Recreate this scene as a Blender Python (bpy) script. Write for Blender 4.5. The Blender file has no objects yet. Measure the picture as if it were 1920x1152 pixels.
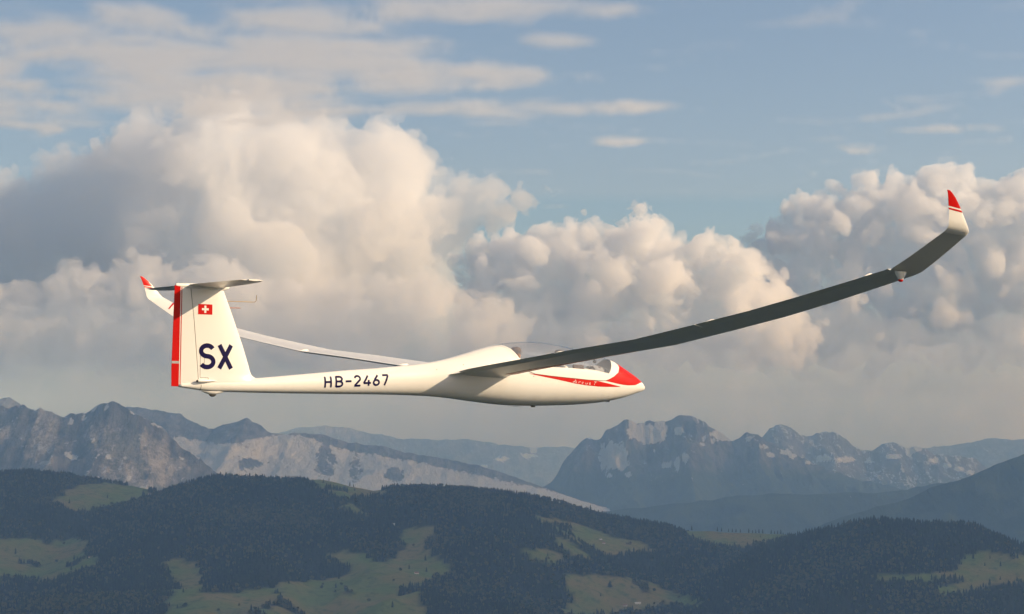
import bpy, bmesh, math, time
import numpy as np
from mathutils import Vector, Matrix, noise as mnoise

# ------------------------------------------------------------------ camera, sky, sun, exposure
scn = bpy.context.scene
COL = scn.collection
FPX, IW, IH = 3630.0, 1920.0, 1152.0          # focal length in pixels of the 1920 px wide photograph
EYE_ROW = 830.0                                # picture row of the true horizon
PITCH = math.atan((EYE_ROW - IH / 2) / FPX)
cam = bpy.data.cameras.new('camera')
camo = bpy.data.objects.new('camera', cam)
COL.objects.link(camo)
scn.camera = camo
cam.lens = 36.0 * FPX / IW
cam.sensor_width = 36.0
cam.clip_start = 0.5
cam.clip_end = 400000.0
camo.location = (0, 0, 0)                      # flight level: heights are measured from the camera
camo.rotation_euler = (math.pi / 2 + PITCH, 0, 0)

SUN = Vector((1.481, -0.123, 0.74)).normalized()
sl = bpy.data.lights.new('sun', 'SUN')
so = bpy.data.objects.new('sun', sl)
COL.objects.link(so)
sl.energy = 5.0
sl.angle = math.radians(0.5)
sl.color = (1.0, 0.78, 0.53)
so.rotation_euler = SUN.to_track_quat('Z', 'Y').to_euler()

world = bpy.data.worlds.new('World')
scn.world = world
world.use_nodes = True
wn = world.node_tree
sky = wn.nodes.new('ShaderNodeTexSky')
sky.sky_type = 'NISHITA'
sky.sun_disc = False
sky.sun_elevation = math.asin(SUN.z)
sky.sun_rotation = math.atan2(SUN.x, SUN.y)
sky.altitude = 900.0
sky.air_density = 1.0
sky.dust_density = 2.8
sky.ozone_density = 2.2
wn.links.new(sky.outputs[0], wn.nodes['Background'].inputs[0])
wn.nodes['Background'].inputs[1].default_value = 0.118

scn.view_settings.view_transform = 'Standard'
scn.view_settings.look = 'None'
scn.view_settings.gamma = 1.0
scn.view_settings.exposure = 0.12
scn.view_settings.use_curve_mapping = False
cy = scn.cycles
cy.use_denoising = True
cy.max_bounces = 18
cy.diffuse_bounces = 3
cy.glossy_bounces = 3
cy.transmission_bounces = 6
cy.transparent_max_bounces = 16
cy.volume_bounces = 14
cy.use_adaptive_sampling = False

# ------------------------------------------------------------------ helpers
CP, SP = math.cos(PITCH), math.sin(PITCH)


def at(px, py, Y):
    """World point on the sight line of a pixel of the photograph, at distance Y along the ground."""
    x = (px - IW / 2) / FPX
    y = (IH / 2 - py) / FPX
    d = np.array([x, CP - y * SP, SP + y * CP])
    return d * (Y / d[1])


def pix(X, Y, Z):
    f = Y * CP + Z * SP
    u = -Y * SP + Z * CP
    return IW / 2 + FPX * X / f, IH / 2 - FPX * u / f


def tag(o, label=None, cat=None, group=None, kind=None):
    if label: o['label'] = label
    if cat: o['category'] = cat
    if group: o['group'] = group
    if kind: o['kind'] = kind
    return o


def mesh_obj(name, verts, faces, mats=None, parent=None, smooth=True, sharp=None, midx=None):
    m = bpy.data.meshes.new(name)
    m.from_pydata([tuple(map(float, v)) for v in verts], [], faces)
    for mm in (mats or []):
        m.materials.append(mm)
    if midx is not None:
        m.polygons.foreach_set('material_index', midx)
    if smooth:
        m.polygons.foreach_set('use_smooth', [True] * len(m.polygons))
        if sharp:
            m.set_sharp_from_angle(angle=math.radians(sharp))
    m.update()
    o = bpy.data.objects.new(name, m)
    COL.objects.link(o)
    o.parent = parent
    return o


def empty(name, loc=(0, 0, 0), parent=None):
    o = bpy.data.objects.new(name, None)
    COL.objects.link(o)
    o.location = loc
    o.parent = parent
    return o


class NT:
    """small wrapper for building node trees"""
    def __init__(s, tree):
        s.t = tree; s.n = tree.nodes; s.l = tree.links

    def node(s, typ, **kw):
        n = s.n.new(typ)
        for k, v in kw.items():
            setattr(n, k, v)
        return n

    def put(s, sock, v):
        if isinstance(v, bpy.types.NodeSocket): s.l.new(v, sock)
        elif v is not None: sock.default_value = v

    def math(s, op, a, b=None, c=None, clamp=False):
        n = s.n.new('ShaderNodeMath'); n.operation = op; n.use_clamp = clamp
        s.put(n.inputs[0], a)
        if b is not None: s.put(n.inputs[1], b)
        if c is not None: s.put(n.inputs[2], c)
        return n.outputs[0]

    def noise(s, vec, scale, detail=4, rough=.55, dist=0):
        n = s.n.new('ShaderNodeTexNoise')
        s.put(n.inputs['Vector'], vec)
        n.inputs['Scale'].default_value = scale
        n.inputs['Detail'].default_value = detail
        n.inputs['Roughness'].default_value = rough
        n.inputs['Distortion'].default_value = dist
        return n.outputs[0]

    def mix(s, f, a, b):
        n = s.n.new('ShaderNodeMix'); n.data_type = 'RGBA'
        s.put(n.inputs['Factor'], f)
        for sock, v in ((n.inputs[6], a), (n.inputs[7], b)):
            if isinstance(v, (tuple, list)): v = (*v[:3], 1)
            s.put(sock, v)
        return n.outputs[2]

    def ramp(s, v, lo, hi, a=0., b=1.):
        n = s.n.new('ShaderNodeMapRange'); n.interpolation_type = 'SMOOTHSTEP'
        s.put(n.inputs[0], v)
        for i, q in enumerate((lo, hi, a, b)):
            n.inputs[i + 1].default_value = q
        return n.outputs[0]

    def attr(s, name):
        n = s.n.new('ShaderNodeAttribute'); n.attribute_name = name
        return n.outputs['Fac']


def new_mat(name):
    m = bpy.data.materials.new(name); m.use_nodes = True
    return m, NT(m.node_tree), m.node_tree.nodes['Principled BSDF']


def paint(name, col, rough=.3, coat=.5, metal=0., vary=.04, scale=3., spec=.5):
    m, t, b = new_mat(name)
    tc = t.node('ShaderNodeTexCoord').outputs['Object']
    f = t.noise(tc, scale, 5, .6)
    c2 = tuple(max(0, x * (1 - vary * 3)) for x in col)
    t.put(b.inputs['Base Color'], t.mix(t.ramp(f, .35, .8), col, c2))
    t.put(b.inputs['Roughness'], t.ramp(t.noise(tc, scale * 4, 3), .3, .7, rough * .94, rough * 1.07))
    b.inputs['Coat Weight'].default_value = coat
    b.inputs['Coat Roughness'].default_value = .12
    b.inputs['Metallic'].default_value = metal
    b.inputs['Specular IOR Level'].default_value = spec
    return m


# ------------------------------------------------------------------ numpy noise for the terrain
class Noise2:
    def __init__(s, seed):
        r = np.random.default_rng(seed)
        s.g = r.uniform(0, 2 * np.pi, (256, 256))

    def __call__(s, x, y):
        xi = np.floor(x).astype(int); yi = np.floor(y).astype(int)
        xf = x - xi; yf = y - yi
        u = xf * xf * xf * (xf * (xf * 6 - 15) + 10); v = yf * yf * yf * (yf * (yf * 6 - 15) + 10)

        def g(i, j):
            a = s.g[(xi + i) & 255, (yi + j) & 255]
            return np.cos(a) * (xf - i) + np.sin(a) * (yf - j)
        a = g(0, 0) * (1 - u) + g(1, 0) * u
        b = g(0, 1) * (1 - u) + g(1, 1) * u
        return (a * (1 - v) + b * v) * 1.5

    def fbm(s, x, y, o=5, gain=.5):
        r = 0; a = 1; t = 0
        for i in range(o):
            r = r + a * s(x * 2 ** i + i * 17.3, y * 2 ** i + i * 9.1); t += a; a *= gain
        return r / t

    def ridged(s, x, y, o=5, gain=.55):
        r = 0; a = 1; t = 0; w = 1
        for i in range(o):
            n = 1 - np.abs(s(x * 2 ** i + i * 31.7, y * 2 ** i + i * 5.3)) * 1.6
            n = np.clip(n, 0, 1) ** 2 * w
            r = r + a * n; t += a; a *= gain; w = np.clip(n * 1.6, 0.25, 1)
        return r / t


def poly_mask(px, py, poly):
    inside = np.zeros(px.shape, bool)
    n = len(poly)
    j = n - 1
    for i in range(n):
        xi, yi = poly[i]; xj, yj = poly[j]
        c = ((yi > py) != (yj > py)) & (px < (xj - xi) * (py - yi) / (yj - yi + 1e-9) + xi)
        inside ^= c
        j = i
    return inside


def grid_mesh(name, X, Y, Z, attrs, mat, kind='structure', label=None):
    ny, nx = X.shape
    co = np.stack([X, Y, Z], -1).reshape(-1, 3)
    idx = np.arange(nx * ny).reshape(ny, nx)
    q = np.stack([idx[:-1, :-1], idx[:-1, 1:], idx[1:, 1:], idx[1:, :-1]], -1).reshape(-1, 4)
    m = bpy.data.meshes.new(name)
    m.vertices.add(len(co)); m.vertices.foreach_set('co', co.ravel())
    m.loops.add(q.size); m.loops.foreach_set('vertex_index', q.ravel())
    m.polygons.add(len(q)); m.polygons.foreach_set('loop_start', np.arange(len(q)) * 4)
    m.polygons.foreach_set('use_smooth', np.ones(len(q), bool))
    m.update(calc_edges=True)
    for k, v in attrs.items():
        a = m.attributes.new(k, 'FLOAT', 'POINT'); a.data.foreach_set('value', np.asarray(v, np.float32).ravel())
    m.materials.append(mat)
    o = bpy.data.objects.new(name, m); COL.objects.link(o)
    tag(o, label, None, None, kind)
    return o


def crest(points, Y0):
    """crest heights (world) of a ridge whose skyline passes through these pixels, standing at distance Y0"""
    P = np.array([at(a, b, Y0) for a, b in points])
    return P[:, 0], P[:, 2]


FLOOR_Z = -1350.0

# ------------------------------------------------------------------ terrain materials
def hill_material():
    m, t, b = new_mat('hill ground')
    pos = t.node('ShaderNodeNewGeometry').outputs['Position']
    mead = t.attr('meadow')
    n1 = t.noise(pos, .004, 5); n2 = t.noise(pos, .03, 4); n3 = t.noise(pos, .0016, 3)
    grass = t.mix(t.ramp(n1, .38, .62), (.105, .150, .040), (.175, .150, .060))
    grass = t.mix(t.ramp(n2, .5, .72), grass, (.06, .095, .027))
    wood = t.mix(t.ramp(n3, .4, .6), (.008, .014, .007), (.016, .02, .009))
    t.put(b.inputs['Base Color'], t.mix(mead, wood, grass))
    b.inputs['Roughness'].default_value = 1.0
    b.inputs['Specular IOR Level'].default_value = .1
    bp = t.node('ShaderNodeBump'); bp.inputs['Distance'].default_value = 12.
    bp.inputs['Strength'].default_value = .7
    t.put(bp.inputs['Height'], n2); t.put(b.inputs['Normal'], bp.outputs[0])
    return m


def mountain_material():
    m, t, b = new_mat('alpine rock and snow')
    pos = t.node('ShaderNodeNewGeometry').outputs['Position']
    sn = t.attr('snow'); fo = t.attr('forest'); pale = t.attr('pale')
    mp = t.node('ShaderNodeMapping'); t.put(mp.inputs[0], pos); mp.inputs['Scale'].default_value = (1, .4, .55)
    n1 = t.noise(mp.outputs[0], .012, 6, .65); n2 = t.noise(pos, .0025, 5)
    rock = t.mix(t.ramp(n1, .35, .65), (.06, .058, .056), (.19, .18, .168))
    rock = t.mix(pale, rock, t.mix(t.ramp(t.math('ADD', t.math('MULTIPLY', n1, .35), t.math('MULTIPLY', t.noise(pos, .028, 6, .7), .65)), .40, .60), (.20, .185, .165), (.52, .48, .43)))
    rock = t.mix(t.ramp(n2, .52, .62, 0, .55), rock, (.05, .065, .035))
    c = t.mix(fo, rock, t.mix(t.ramp(n2, .4, .6), (.016, .03, .014), (.05, .07, .03)))
    gul = t.node('ShaderNodeMapping'); t.put(gul.inputs[0], pos); gul.inputs['Scale'].default_value = (1, .25, .35); gul.inputs['Rotation'].default_value = (0, .5, .35)
    n3 = t.noise(gul.outputs[0], .014, 8, .74, .5)
    n4 = t.noise(pos, .030, 6, .7)
    slope = t.node('ShaderNodeSeparateXYZ'); t.put(slope.inputs[0], t.node('ShaderNodeNewGeometry').outputs['Normal'])
    sf = t.math('ADD', sn, t.math('MULTIPLY', t.math('SUBTRACT', n3, .5), 1.7))
    sf = t.math('ADD', sf, t.math('MULTIPLY', t.math('MULTIPLY', t.math('SUBTRACT', n4, .5), 2.6), t.math('MINIMUM', sn, 1.0)))
    sf = t.math('ADD', sf, t.math('MULTIPLY', t.math('SUBTRACT', slope.outputs[2], .72), .8))
    c = t.mix(t.ramp(sf, .47, .56), c, (.60, .60, .59))
    t.put(b.inputs['Base Color'], c)
    b.inputs['Roughness'].default_value = 1.0
    b.inputs['Specular IOR Level'].default_value = .1
    bp = t.node('ShaderNodeBump'); bp.inputs['Distance'].default_value = 90.; bp.inputs['Strength'].default_value = 1.
    t.put(bp.inputs['Height'], t.math('ADD', n1, t.math('MULTIPLY', n3, .6))); t.put(b.inputs['Normal'], bp.outputs[0])
    return m


M_HILL = hill_material()
M_MTN = mountain_material()

# ------------------------------------------------------------------ forested foothills
A1 = [(-900, 960), (-500, 930), (-200, 900), (0, 886), (60, 884), (130, 890), (200, 903), (290, 920), (350, 950), (420, 990),
      (600, 1100), (1000, 1300), (3000, 1400)]
A2 = [(-2000, 1260), (-400, 1120), (0, 1040), (100, 1005), (200, 955), (300, 925), (350, 908), (410, 892), (470, 896), (540, 899), (600, 899),
      (660, 914), (700, 920), (740, 914), (830, 912), (900, 919), (960, 925), (1020, 934), (1060, 945), (1110, 961),
      (1160, 972), (1200, 979), (1250, 986), (1280, 995), (1330, 996), (1400, 999), (1470, 1002), (1520, 1020), (1700, 1060), (2000, 1120), (3200, 1260)]
A3 = [(300, 1500), (1000, 1300), (1150, 1200), (1300, 1100), (1400, 1040), (1440, 1018), (1480, 1006), (1520, 997), (1560, 990), (1600, 979),
      (1640, 973), (1680, 977), (1720, 981), (1800, 982), (1830, 986), (1870, 1002), (1920, 1022), (2000, 1050),
      (2200, 1085), (2600, 1060), (3300, 1100)]
A4 = [(-1500, 1180), (-300, 1160), (100, 1125), (300, 1105), (420, 1100), (560, 1150), (800, 1190), (1100, 1230), (1400, 1190), (1700, 1180), (2300, 1200), (3300, 1200)]
MEADOWS = [
    [(90, 945), (130, 918), (200, 903), (285, 918), (280, 930), (230, 945), (150, 962), (120, 955)],
    [(-60, 1010), (30, 1008), (170, 1015), (158, 1030), (190, 1062), (140, 1075), (95, 1092), (50, 1085), (-40, 1080)],
    [(300, 1050), (340, 1050), (375, 1060), (380, 1110), (450, 1110), (480, 1120), (470, 1135), (400, 1160), (300, 1170), (330, 1100)],
    [(600, 1045), (640, 1038), (700, 1042), (745, 1050), (762, 1020), (740, 1000), (760, 990), (810, 985), (820, 1000),
     (792, 1018), (820, 1045), (855, 1062), (850, 1075), (800, 1090), (788, 1105), (790, 1125), (800, 1170), (560, 1170), (500, 1112),
     (520, 1095), (600, 1090), (650, 1078), (655, 1062)],
    [(1005, 965), (1040, 970), (1090, 985), (1150, 1003), (1200, 1018), (1232, 1030), (1180, 1040), (1130, 1037), (1090, 1018),
     (1050, 999), (1010, 982)],
    [(1070, 1078), (1140, 1076), (1210, 1088), (1260, 1112), (1320, 1128), (1322, 1136), (1240, 1136), (1190, 1145),
     (1100, 1160), (1050, 1145), (1080, 1120), (1062, 1100)],
    [(1275, 985), (1330, 990), (1470, 994), (1490, 1004), (1440, 1018), (1400, 1027), (1330, 1022), (1290, 1005)],
    [(1815, 1040), (1850, 1035), (1960, 1048), (1960, 1085), (1870, 1100), (1770, 1122), (1757, 1102), (1815, 1088),
     (1640, 1090), (1645, 1078), (1780, 1076)],
    [(560, 893), (590, 893), (640, 903), (700, 913), (742, 925), (690, 932), (640, 934), (600, 920)],
    [(1030, 1000), (1060, 1010), (1110, 1040), (1100, 1050), (1050, 1030)],
    [(420, 1112), (520, 1100), (570, 1140), (560, 1170), (400, 1170)],
    [(985, 1030), (1020, 1025), (1060, 1045), (1040, 1062), (1000, 1055)],
    [(640, 950), (660, 948), (700, 968), (690, 972), (655, 960)],
]


def soft_max(a, b, k=25.):
    h = np.clip(.5 + .5 * (a - b) / k, 0, 1)
    return b * (1 - h) + a * h + k * h * (1 - h)


NA = Noise2(11)
NB = Noise2(23)


def foothills_z(X, Y):
    def ridge(pts, Y0, sf, sb, bend=0., ytilt=0.):
        cx, cz = crest(pts, Y0)
        yy = Y - (Y0 + 160 * NB.fbm(X / 1500, X * 0 + 3.3, 2))
        c = np.interp(X, cx, cz)
        front = np.maximum(-yy, 0); back = np.maximum(yy, 0)
        return c - sf * front - bend * np.minimum(front, 1500) ** 2 / 1500 - sb * back, np.abs(yy)
    z2, d2 = ridge(A2, 9000., .10, .45, .10)
    z1, d1 = ridge(A1, 9700., .12, .45, .08)
    z3, d3 = ridge(A3, 7900., .16, .45, .10)
    z4, d4 = ridge(A4, 6900., .14, .30, .05)
    amp = np.clip(d2 / 900, 0, 1) * 85
    sp = NA.ridged(X / 900 + .15 * Y / 900, Y / 1900, 4) - .45
    z2 = z2 + amp * sp * 1.6
    z1 = z1 + np.clip(d1 / 700, 0, 1) * 60 * (NA.ridged(X / 800 + 9, Y / 1500, 3) - .45)
    z3 = z3 + np.clip(d3 / 800, 0, 1) * 70 * (NA.ridged(X / 700 + 5.5 - .2 * Y / 900, Y / 1500, 4) - .45) * 1.5
    z = soft_max(soft_max(z1, z2), z3)
    z = soft_max(z, z4 + 30 * NA.fbm(X / 700, Y / 700, 3))
    return np.maximum(z, FLOOR_Z - 20)


xs = np.arange(-7000, 7001, 28.)
ys = np.arange(4300, 11800, 28.)
X, Y = np.meshgrid(xs, ys)
Z = foothills_z(X, Y)
Z = Z + 3.0 * NA.fbm(X / 120, Y / 120, 3)


def meadow_mask(X, Y, Z):
    px, py = pix(X, Y, Z)
    wx = 12 * NB.fbm(X / 260, Y / 260, 4); wy = 9 * NB.fbm(X / 260 + 40, Y / 260, 4)
    mk = np.zeros(X.shape, bool)
    for p in MEADOWS:
        mk |= poly_mask(px + wx, py + wy, p)
    out = (px < -60) | (px > 1980) | (py > 1165)
    mk |= out & (NB.fbm(X / 900, Y / 900, 4) > .16)
    # single copses and hedges keep some ground wooded inside the meadows
    mk &= ~(NB.fbm(X / 150 + 7, Y / 300, 3) > .42)
    return mk


MEAD = meadow_mask(X, Y, Z)
grid_mesh('foothills', X, Y, Z, {'meadow': MEAD.astype(float)}, M_HILL,
          label='forested foothills with pale green meadows below the glider')

# ------------------------------------------------------------------ mountain ranges
def mountain_range(name, label, pts, Y0, depth_f, depth_b, slope_f, slope_b, amp, fx, seed, res=(28, 34),
                   snow_fn=None, forest_z=-250., jag=10., pale_fn=None, xlim=None, rough=70.):
    N1 = Noise2(seed); N2 = Noise2(seed + 1)
    cx, cz = crest(pts, Y0)
    x0, x1 = max(cx[0], at(-450, 830, Y0)[0]), min(cx[-1], at(2370, 830, Y0)[0])
    xs = np.arange(x0, x1 + 1, res[0]); ys = np.arange(Y0 - depth_f, Y0 + depth_b, res[1])
    X, Y = np.meshgrid(xs, ys)
    c = np.interp(X, cx, cz)
    c = c + jag * 2.3 * (N2.ridged(X / 230, X * 0 + 1.7, 4, .62) - .55) + jag * 1.5 * N2.fbm(X / 75, X * 0 + 4.7, 3, .6)
    wob = 260 * N2.fbm(X / 1800, X * 0 + 8.1, 3)
    dy = Y - Y0 - wob
    f = np.maximum(-dy, 0); b = np.maximum(dy, 0)
    wx = X + 180 * N2.fbm(X / 900, Y / 900, 3)
    rg = N1.ridged(wx / fx, Y / (fx * 2.6), 7, .62) - .5
    ramp = np.clip(np.abs(dy) / 550., 0, 1)
    r2 = N2.ridged((wx + .35 * dy) / (fx * .36), Y / (fx * .9), 5, .62) - .5
    z = c - slope_f * (f ** .93) * 1.5 - slope_b * b + amp * rg * ramp
    z = z + rough * r2 * np.clip(np.abs(dy) / 220., 0, 1)
    z = np.maximum(z, FLOOR_Z - 30)
    px, py = pix(X, Y, z)
    nz = .5 * N2.fbm(X / 340, Y / 500, 5, .6) + .9 * N2.fbm(X / 95 + 3, Y / 170, 4, .65)
    gz, gx = np.gradient(z, res[1], res[0])
    steep = np.hypot(gx, gz)
    snow = snow_fn(px, py, X, Y, z, nz, rg, steep) if snow_fn else np.zeros(X.shape)
    forest = np.clip((forest_z - z + 160 * nz) / 120 + .5, 0, 1)
    pale = pale_fn(px, py, nz) if pale_fn else np.zeros(X.shape)
    return grid_mesh(name, X, Y, z, {'snow': snow, 'forest': forest, 'pale': pale}, M_MTN, label=label)


def blob(px, py, cx, cy, rx, ry, n=0, k=.0):
    """1 inside an uneven patch, falling to 0"""
    d = np.hypot((px - cx) / rx, (py - cy) / ry) + n * k
    return np.clip((1.25 - d) / .5, 0, 1)


# wooded mid-distance slope coming in from the right
R_MID = [(1300, 1100), (1480, 1010), (1560, 975), (1640, 950), (1700, 932), (1740, 914), (1790, 902), (1820, 889), (1850, 877), (1880, 865), (1920, 851),
         (2000, 830), (2150, 815), (2400, 850), (3000, 900)]
mountain_range('wooded_hillside', 'hazy blue wooded slope rising at the right edge behind the near hill', R_MID, 15500., 3500, 2500, .42, .5, 170, 900, 41,
               res=(32, 40), forest_z=900, jag=4)
R_MID2 = [(-3000, 1000), (900, 1000), (1000, 975), (1100, 962), (1250, 945), (1400, 928), (1440, 925), (1520, 925), (1600, 922), (1640, 925), (1700, 915), (1760, 905), (1900, 900), (2200, 870), (3000, 900)]
mountain_range('wooded_valley_spur', 'faint blue forested spurs at the foot of the snowy peaks', R_MID2, 19000., 3500, 2500, .30, .4, 190, 1200, 43,
               res=(40, 46), forest_z=900, jag=3)


def snow_left(px, py, X, Y, z, nz, rg, st):
    s = .25 + .0 * px
    for q in [(172, 766, 9, 5), (133, 790, 4, 5), (158, 785, 4, 3), (200, 765, 4, 4), (252, 772, 7, 4), (290, 795, 5, 4), (302, 801, 5, 3), (136, 858, 7, 4),
              (203, 857, 4, 5), (180, 895, 6, 3), (242, 897, 3, 4), (85, 868, 11, 3), (365, 850, 4, 3), (340, 860, 3, 4), (125, 852, 4, 3), (390, 833, 4, 2), (197, 884, 4, 2)]:
        s = np.maximum(s, blob(px, py, *q, nz, .5))
    return s


def pale_left(px, py, nz):
    p = np.maximum(blob(px, py, 82, 815, 34, 55, nz, .9), blob(px, py, 265, 875, 75, 52, nz, .9))
    p = np.maximum(p, blob(px, py, 195, 822, 42, 30, nz, .9))
    return np.maximum(p, blob(px, py, 12, 810, 10, 18, nz, .9))


R_LEFT = [(-1800, 900), (-900, 800), (-500, 770), (-200, 750), (0, 759), (40, 759), (60, 765), (75, 764), (85, 770), (105, 773), (120, 778), (140, 772), (160, 772), (180, 757), (195, 752), (213, 749),
          (222, 754), (240, 768), (260, 777), (285, 785), (305, 800), (318, 815), (335, 832), (360, 848), (385, 868), (410, 885), (440, 905), (520, 950), (700, 1050), (900, 1200)]
mountain_range('rocky_mountain', 'grey rock face massif with scattered snow patches at the left edge', R_LEFT, 17000., 2600, 2500, .66, .8, 230, 800, 51, rough=60.,
               res=(18, 22), snow_fn=snow_left, pale_fn=pale_left, forest_z=-420, jag=15)


def snow_plateau(px, py, X, Y, z, nz, rg, st):
    band = np.interp(px, [330, 420, 500, 560, 640, 760, 900, 1030], [815, 830, 812, 812, 838, 858, 888, 915])
    s = np.clip((py - band) / 10, 0, 1) * .66 + .10 * nz
    s = s - .5 * blob(px, py, 610, 865, 22, 30, nz, .7) - .5 * blob(px, py, 740, 890, 20, 14, nz, .5) - .45 * blob(px, py, 665, 880, 14, 26, nz, .5)
    s = s - .4 * blob(px, py, 470, 870, 30, 10, nz, .5)
    return np.clip(s + .06, 0, 1)


R_PLAT = [(-2200, 900), (-600, 800), (0, 748), (18, 744), (40, 757), (120, 790), (240, 763), (262, 762), (300, 770), (335, 775), (350, 784), (375, 797), (400, 803), (415, 799), (430, 792), (445, 790), (457, 785), (465, 783),
          (475, 789), (492, 797), (505, 808), (530, 815), (560, 810), (600, 812), (620, 817), (650, 828), (690, 832), (720, 836), (760, 847),
          (800, 853), (840, 860), (880, 868), (930, 880), (980, 898), (1030, 916), (1100, 940), (1300, 1000), (1600, 1100)]
mountain_range('snowy_plateau_range', 'long sloping range with broad grey snowfields behind the left rock face', R_PLAT, 22500., 3800, 2600, .30, .6, 110, 1100, 61, rough=38.,
               res=(28, 32), snow_fn=snow_plateau, forest_z=-900, jag=9)


def snow_right(px, py, X, Y, z, nz, rg, st):
    s = .20 + .16 * nz - .0010 * (py - 840)
    for q in [(1152, 858, 25, 27), (1205, 812, 24, 16), (1188, 795, 7, 10), (1238, 805, 12, 18), (1222, 822, 18, 8), (1273, 808, 7, 6), (1352, 815, 14, 9), (1362, 822, 12, 6), (1143, 892, 7, 5), (1178, 890, 6, 4), (1322, 823, 5, 4),
              (1335, 828, 5, 3), (1316, 833, 4, 3), (1403, 823, 6, 3), (1432, 838, 9, 3), (1472, 848, 11, 4), (1486, 855, 7, 4),
              (1520, 867, 8, 3), (1445, 853, 7, 4), (1270, 868, 5, 14), (1285, 860, 6, 9), (1250, 872, 8, 5)]:
        s = np.maximum(s, 1.45 * blob(px, py, *q, nz, .9))
    return s


R_RIGHT = [(850, 1100), (940, 975), (985, 932), (1012, 914), (1036, 898), (1050, 876), (1065, 852), (1078, 838), (1090, 827), (1100, 819), (1112, 822), (1128, 821), (1136, 803), (1148, 799), (1158, 794), (1168, 786), (1182, 785), (1192, 790), (1207, 790),
           (1220, 787), (1235, 789), (1250, 788), (1262, 782), (1270, 777), (1283, 776), (1298, 776), (1310, 784), (1325, 795), (1338, 803), (1355, 813), (1372, 828), (1386, 838),
           (1393, 811), (1400, 808), (1408, 812), (1425, 815), (1440, 826), (1455, 832), (1475, 842), (1500, 854), (1525, 868), (1560, 880), (1600, 895), (1650, 905), (1750, 930), (1900, 960), (2200, 1000)]
R_RIGHT = [p for p in R_RIGHT if p[0] != 1386]
mountain_range('snowy_peak', 'broad snow-patched twin peak standing right of centre in blue haze', R_RIGHT, 24000., 4200, 2600, .50, .8, 420, 1150, 71, rough=85.,
               res=(22, 28), snow_fn=snow_right, forest_z=-330, jag=14)


def snow_right2(px, py, X, Y, z, nz, rg, st):
    s = .28 + .12 * nz
    for q in [(1675, 856, 14, 4), (1712, 842, 14, 5), (1704, 850, 6, 6), (1750, 863, 10, 4), (1775, 873, 9, 3), (1800, 880, 8, 3), (1820, 886, 6, 3), (1585, 862, 18, 4), (1545, 860, 14, 6)]:
        s = np.maximum(s, 1.4 * blob(px, py, *q, nz, .7))
    return s


R_RIGHT2 = [(1250, 980), (1350, 870), (1400, 840), (1430, 815), (1442, 801), (1452, 797), (1462, 794), (1475, 798), (1490, 805), (1500, 815), (1508, 817), (1520, 816), (1530, 809), (1540, 809), (1548, 806), (1572, 812),
            (1585, 820), (1600, 835), (1615, 842), (1628, 845), (1645, 836), (1660, 828), (1672, 827), (1685, 832), (1697, 838), (1720, 836), (1732, 838), (1745, 848), (1775, 851), (1800, 853), (1825, 858), (1840, 868), (1860, 880), (1900, 890), (2000, 880), (2300, 850), (3000, 900)]
mountain_range('far_snowy_ridge', 'pale far ridge with small snow bands right of the twin peak', R_RIGHT2, 29000., 4200, 2600, .42, .7, 240, 1100, 81, rough=60.,
               res=(32, 38), snow_fn=snow_right2, forest_z=-500, jag=12)


def snow_far(px, py, X, Y, z, nz, rg, st):
    s = .12 + .12 * nz
    for q in [(940, 860, 12, 4), (990, 855, 12, 4), (1000, 843, 6, 6), (905, 876, 9, 3)]:
        s = np.maximum(s, blob(px, py, *q, nz, .5))
    return s


R_FAR = [(-2500, 850), (-500, 830), (500, 815), (560, 800), (610, 797), (660, 803), (700, 812), (760, 822), (820, 824), (880, 822), (940, 832), (1000, 838), (1060, 835), (1150, 850), (1400, 850), (1700, 840), (1780, 835), (1850, 822),
         (1872, 820), (1900, 824), (1940, 818), (2100, 810), (2400, 830), (3500, 830)]
mountain_range('distant_range', 'faintest distant mountains fading into the horizon haze', R_FAR, 38000., 4500, 3000, .35, .5, 300, 1300, 91,
               res=(60, 70), snow_fn=snow_far, forest_z=-1200, jag=11)

# the valley floor: one sheet to the horizon
gx, gy = np.meshgrid(np.linspace(-45000, 45000, 140), np.linspace(-8500, 45000, 100))
gz = FLOOR_Z + 40 * NA.fbm(gx / 5000, gy / 5000, 4)
grid_mesh('valley_ground', gx, gy, gz, {'meadow': (NB.fbm(gx / 4000, gy / 4000, 3) > .1).astype(float)}, M_HILL,
          label='wide green valley floor far below the glider')
# ------------------------------------------------------------------ forest, single trees, farmhouses
def foliage_mat(name, a, b_):
    m, t, b = new_mat(name)
    oi = t.node('ShaderNodeObjectInfo').outputs['Random']
    pos = t.node('ShaderNodeNewGeometry').outputs['Position']
    f = t.math('ADD', t.math('MULTIPLY', oi, .6), t.math('MULTIPLY', t.noise(pos, .004, 4), .55))
    t.put(b.inputs['Base Color'], t.mix(t.ramp(f, .3, .85), a, b_))
    b.inputs['Roughness'].default_value = .95
    b.inputs['Specular IOR Level'].default_value = .15
    return m


M_SPRUCE = foliage_mat('spruce needles', (.005, .010, .006), (.020, .030, .010))
M_BROAD = foliage_mat('broadleaf foliage', (.020, .040, .011), (.105, .095, .026))
M_BARK = paint('bark', (.09, .065, .045), .9, 0)


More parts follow.
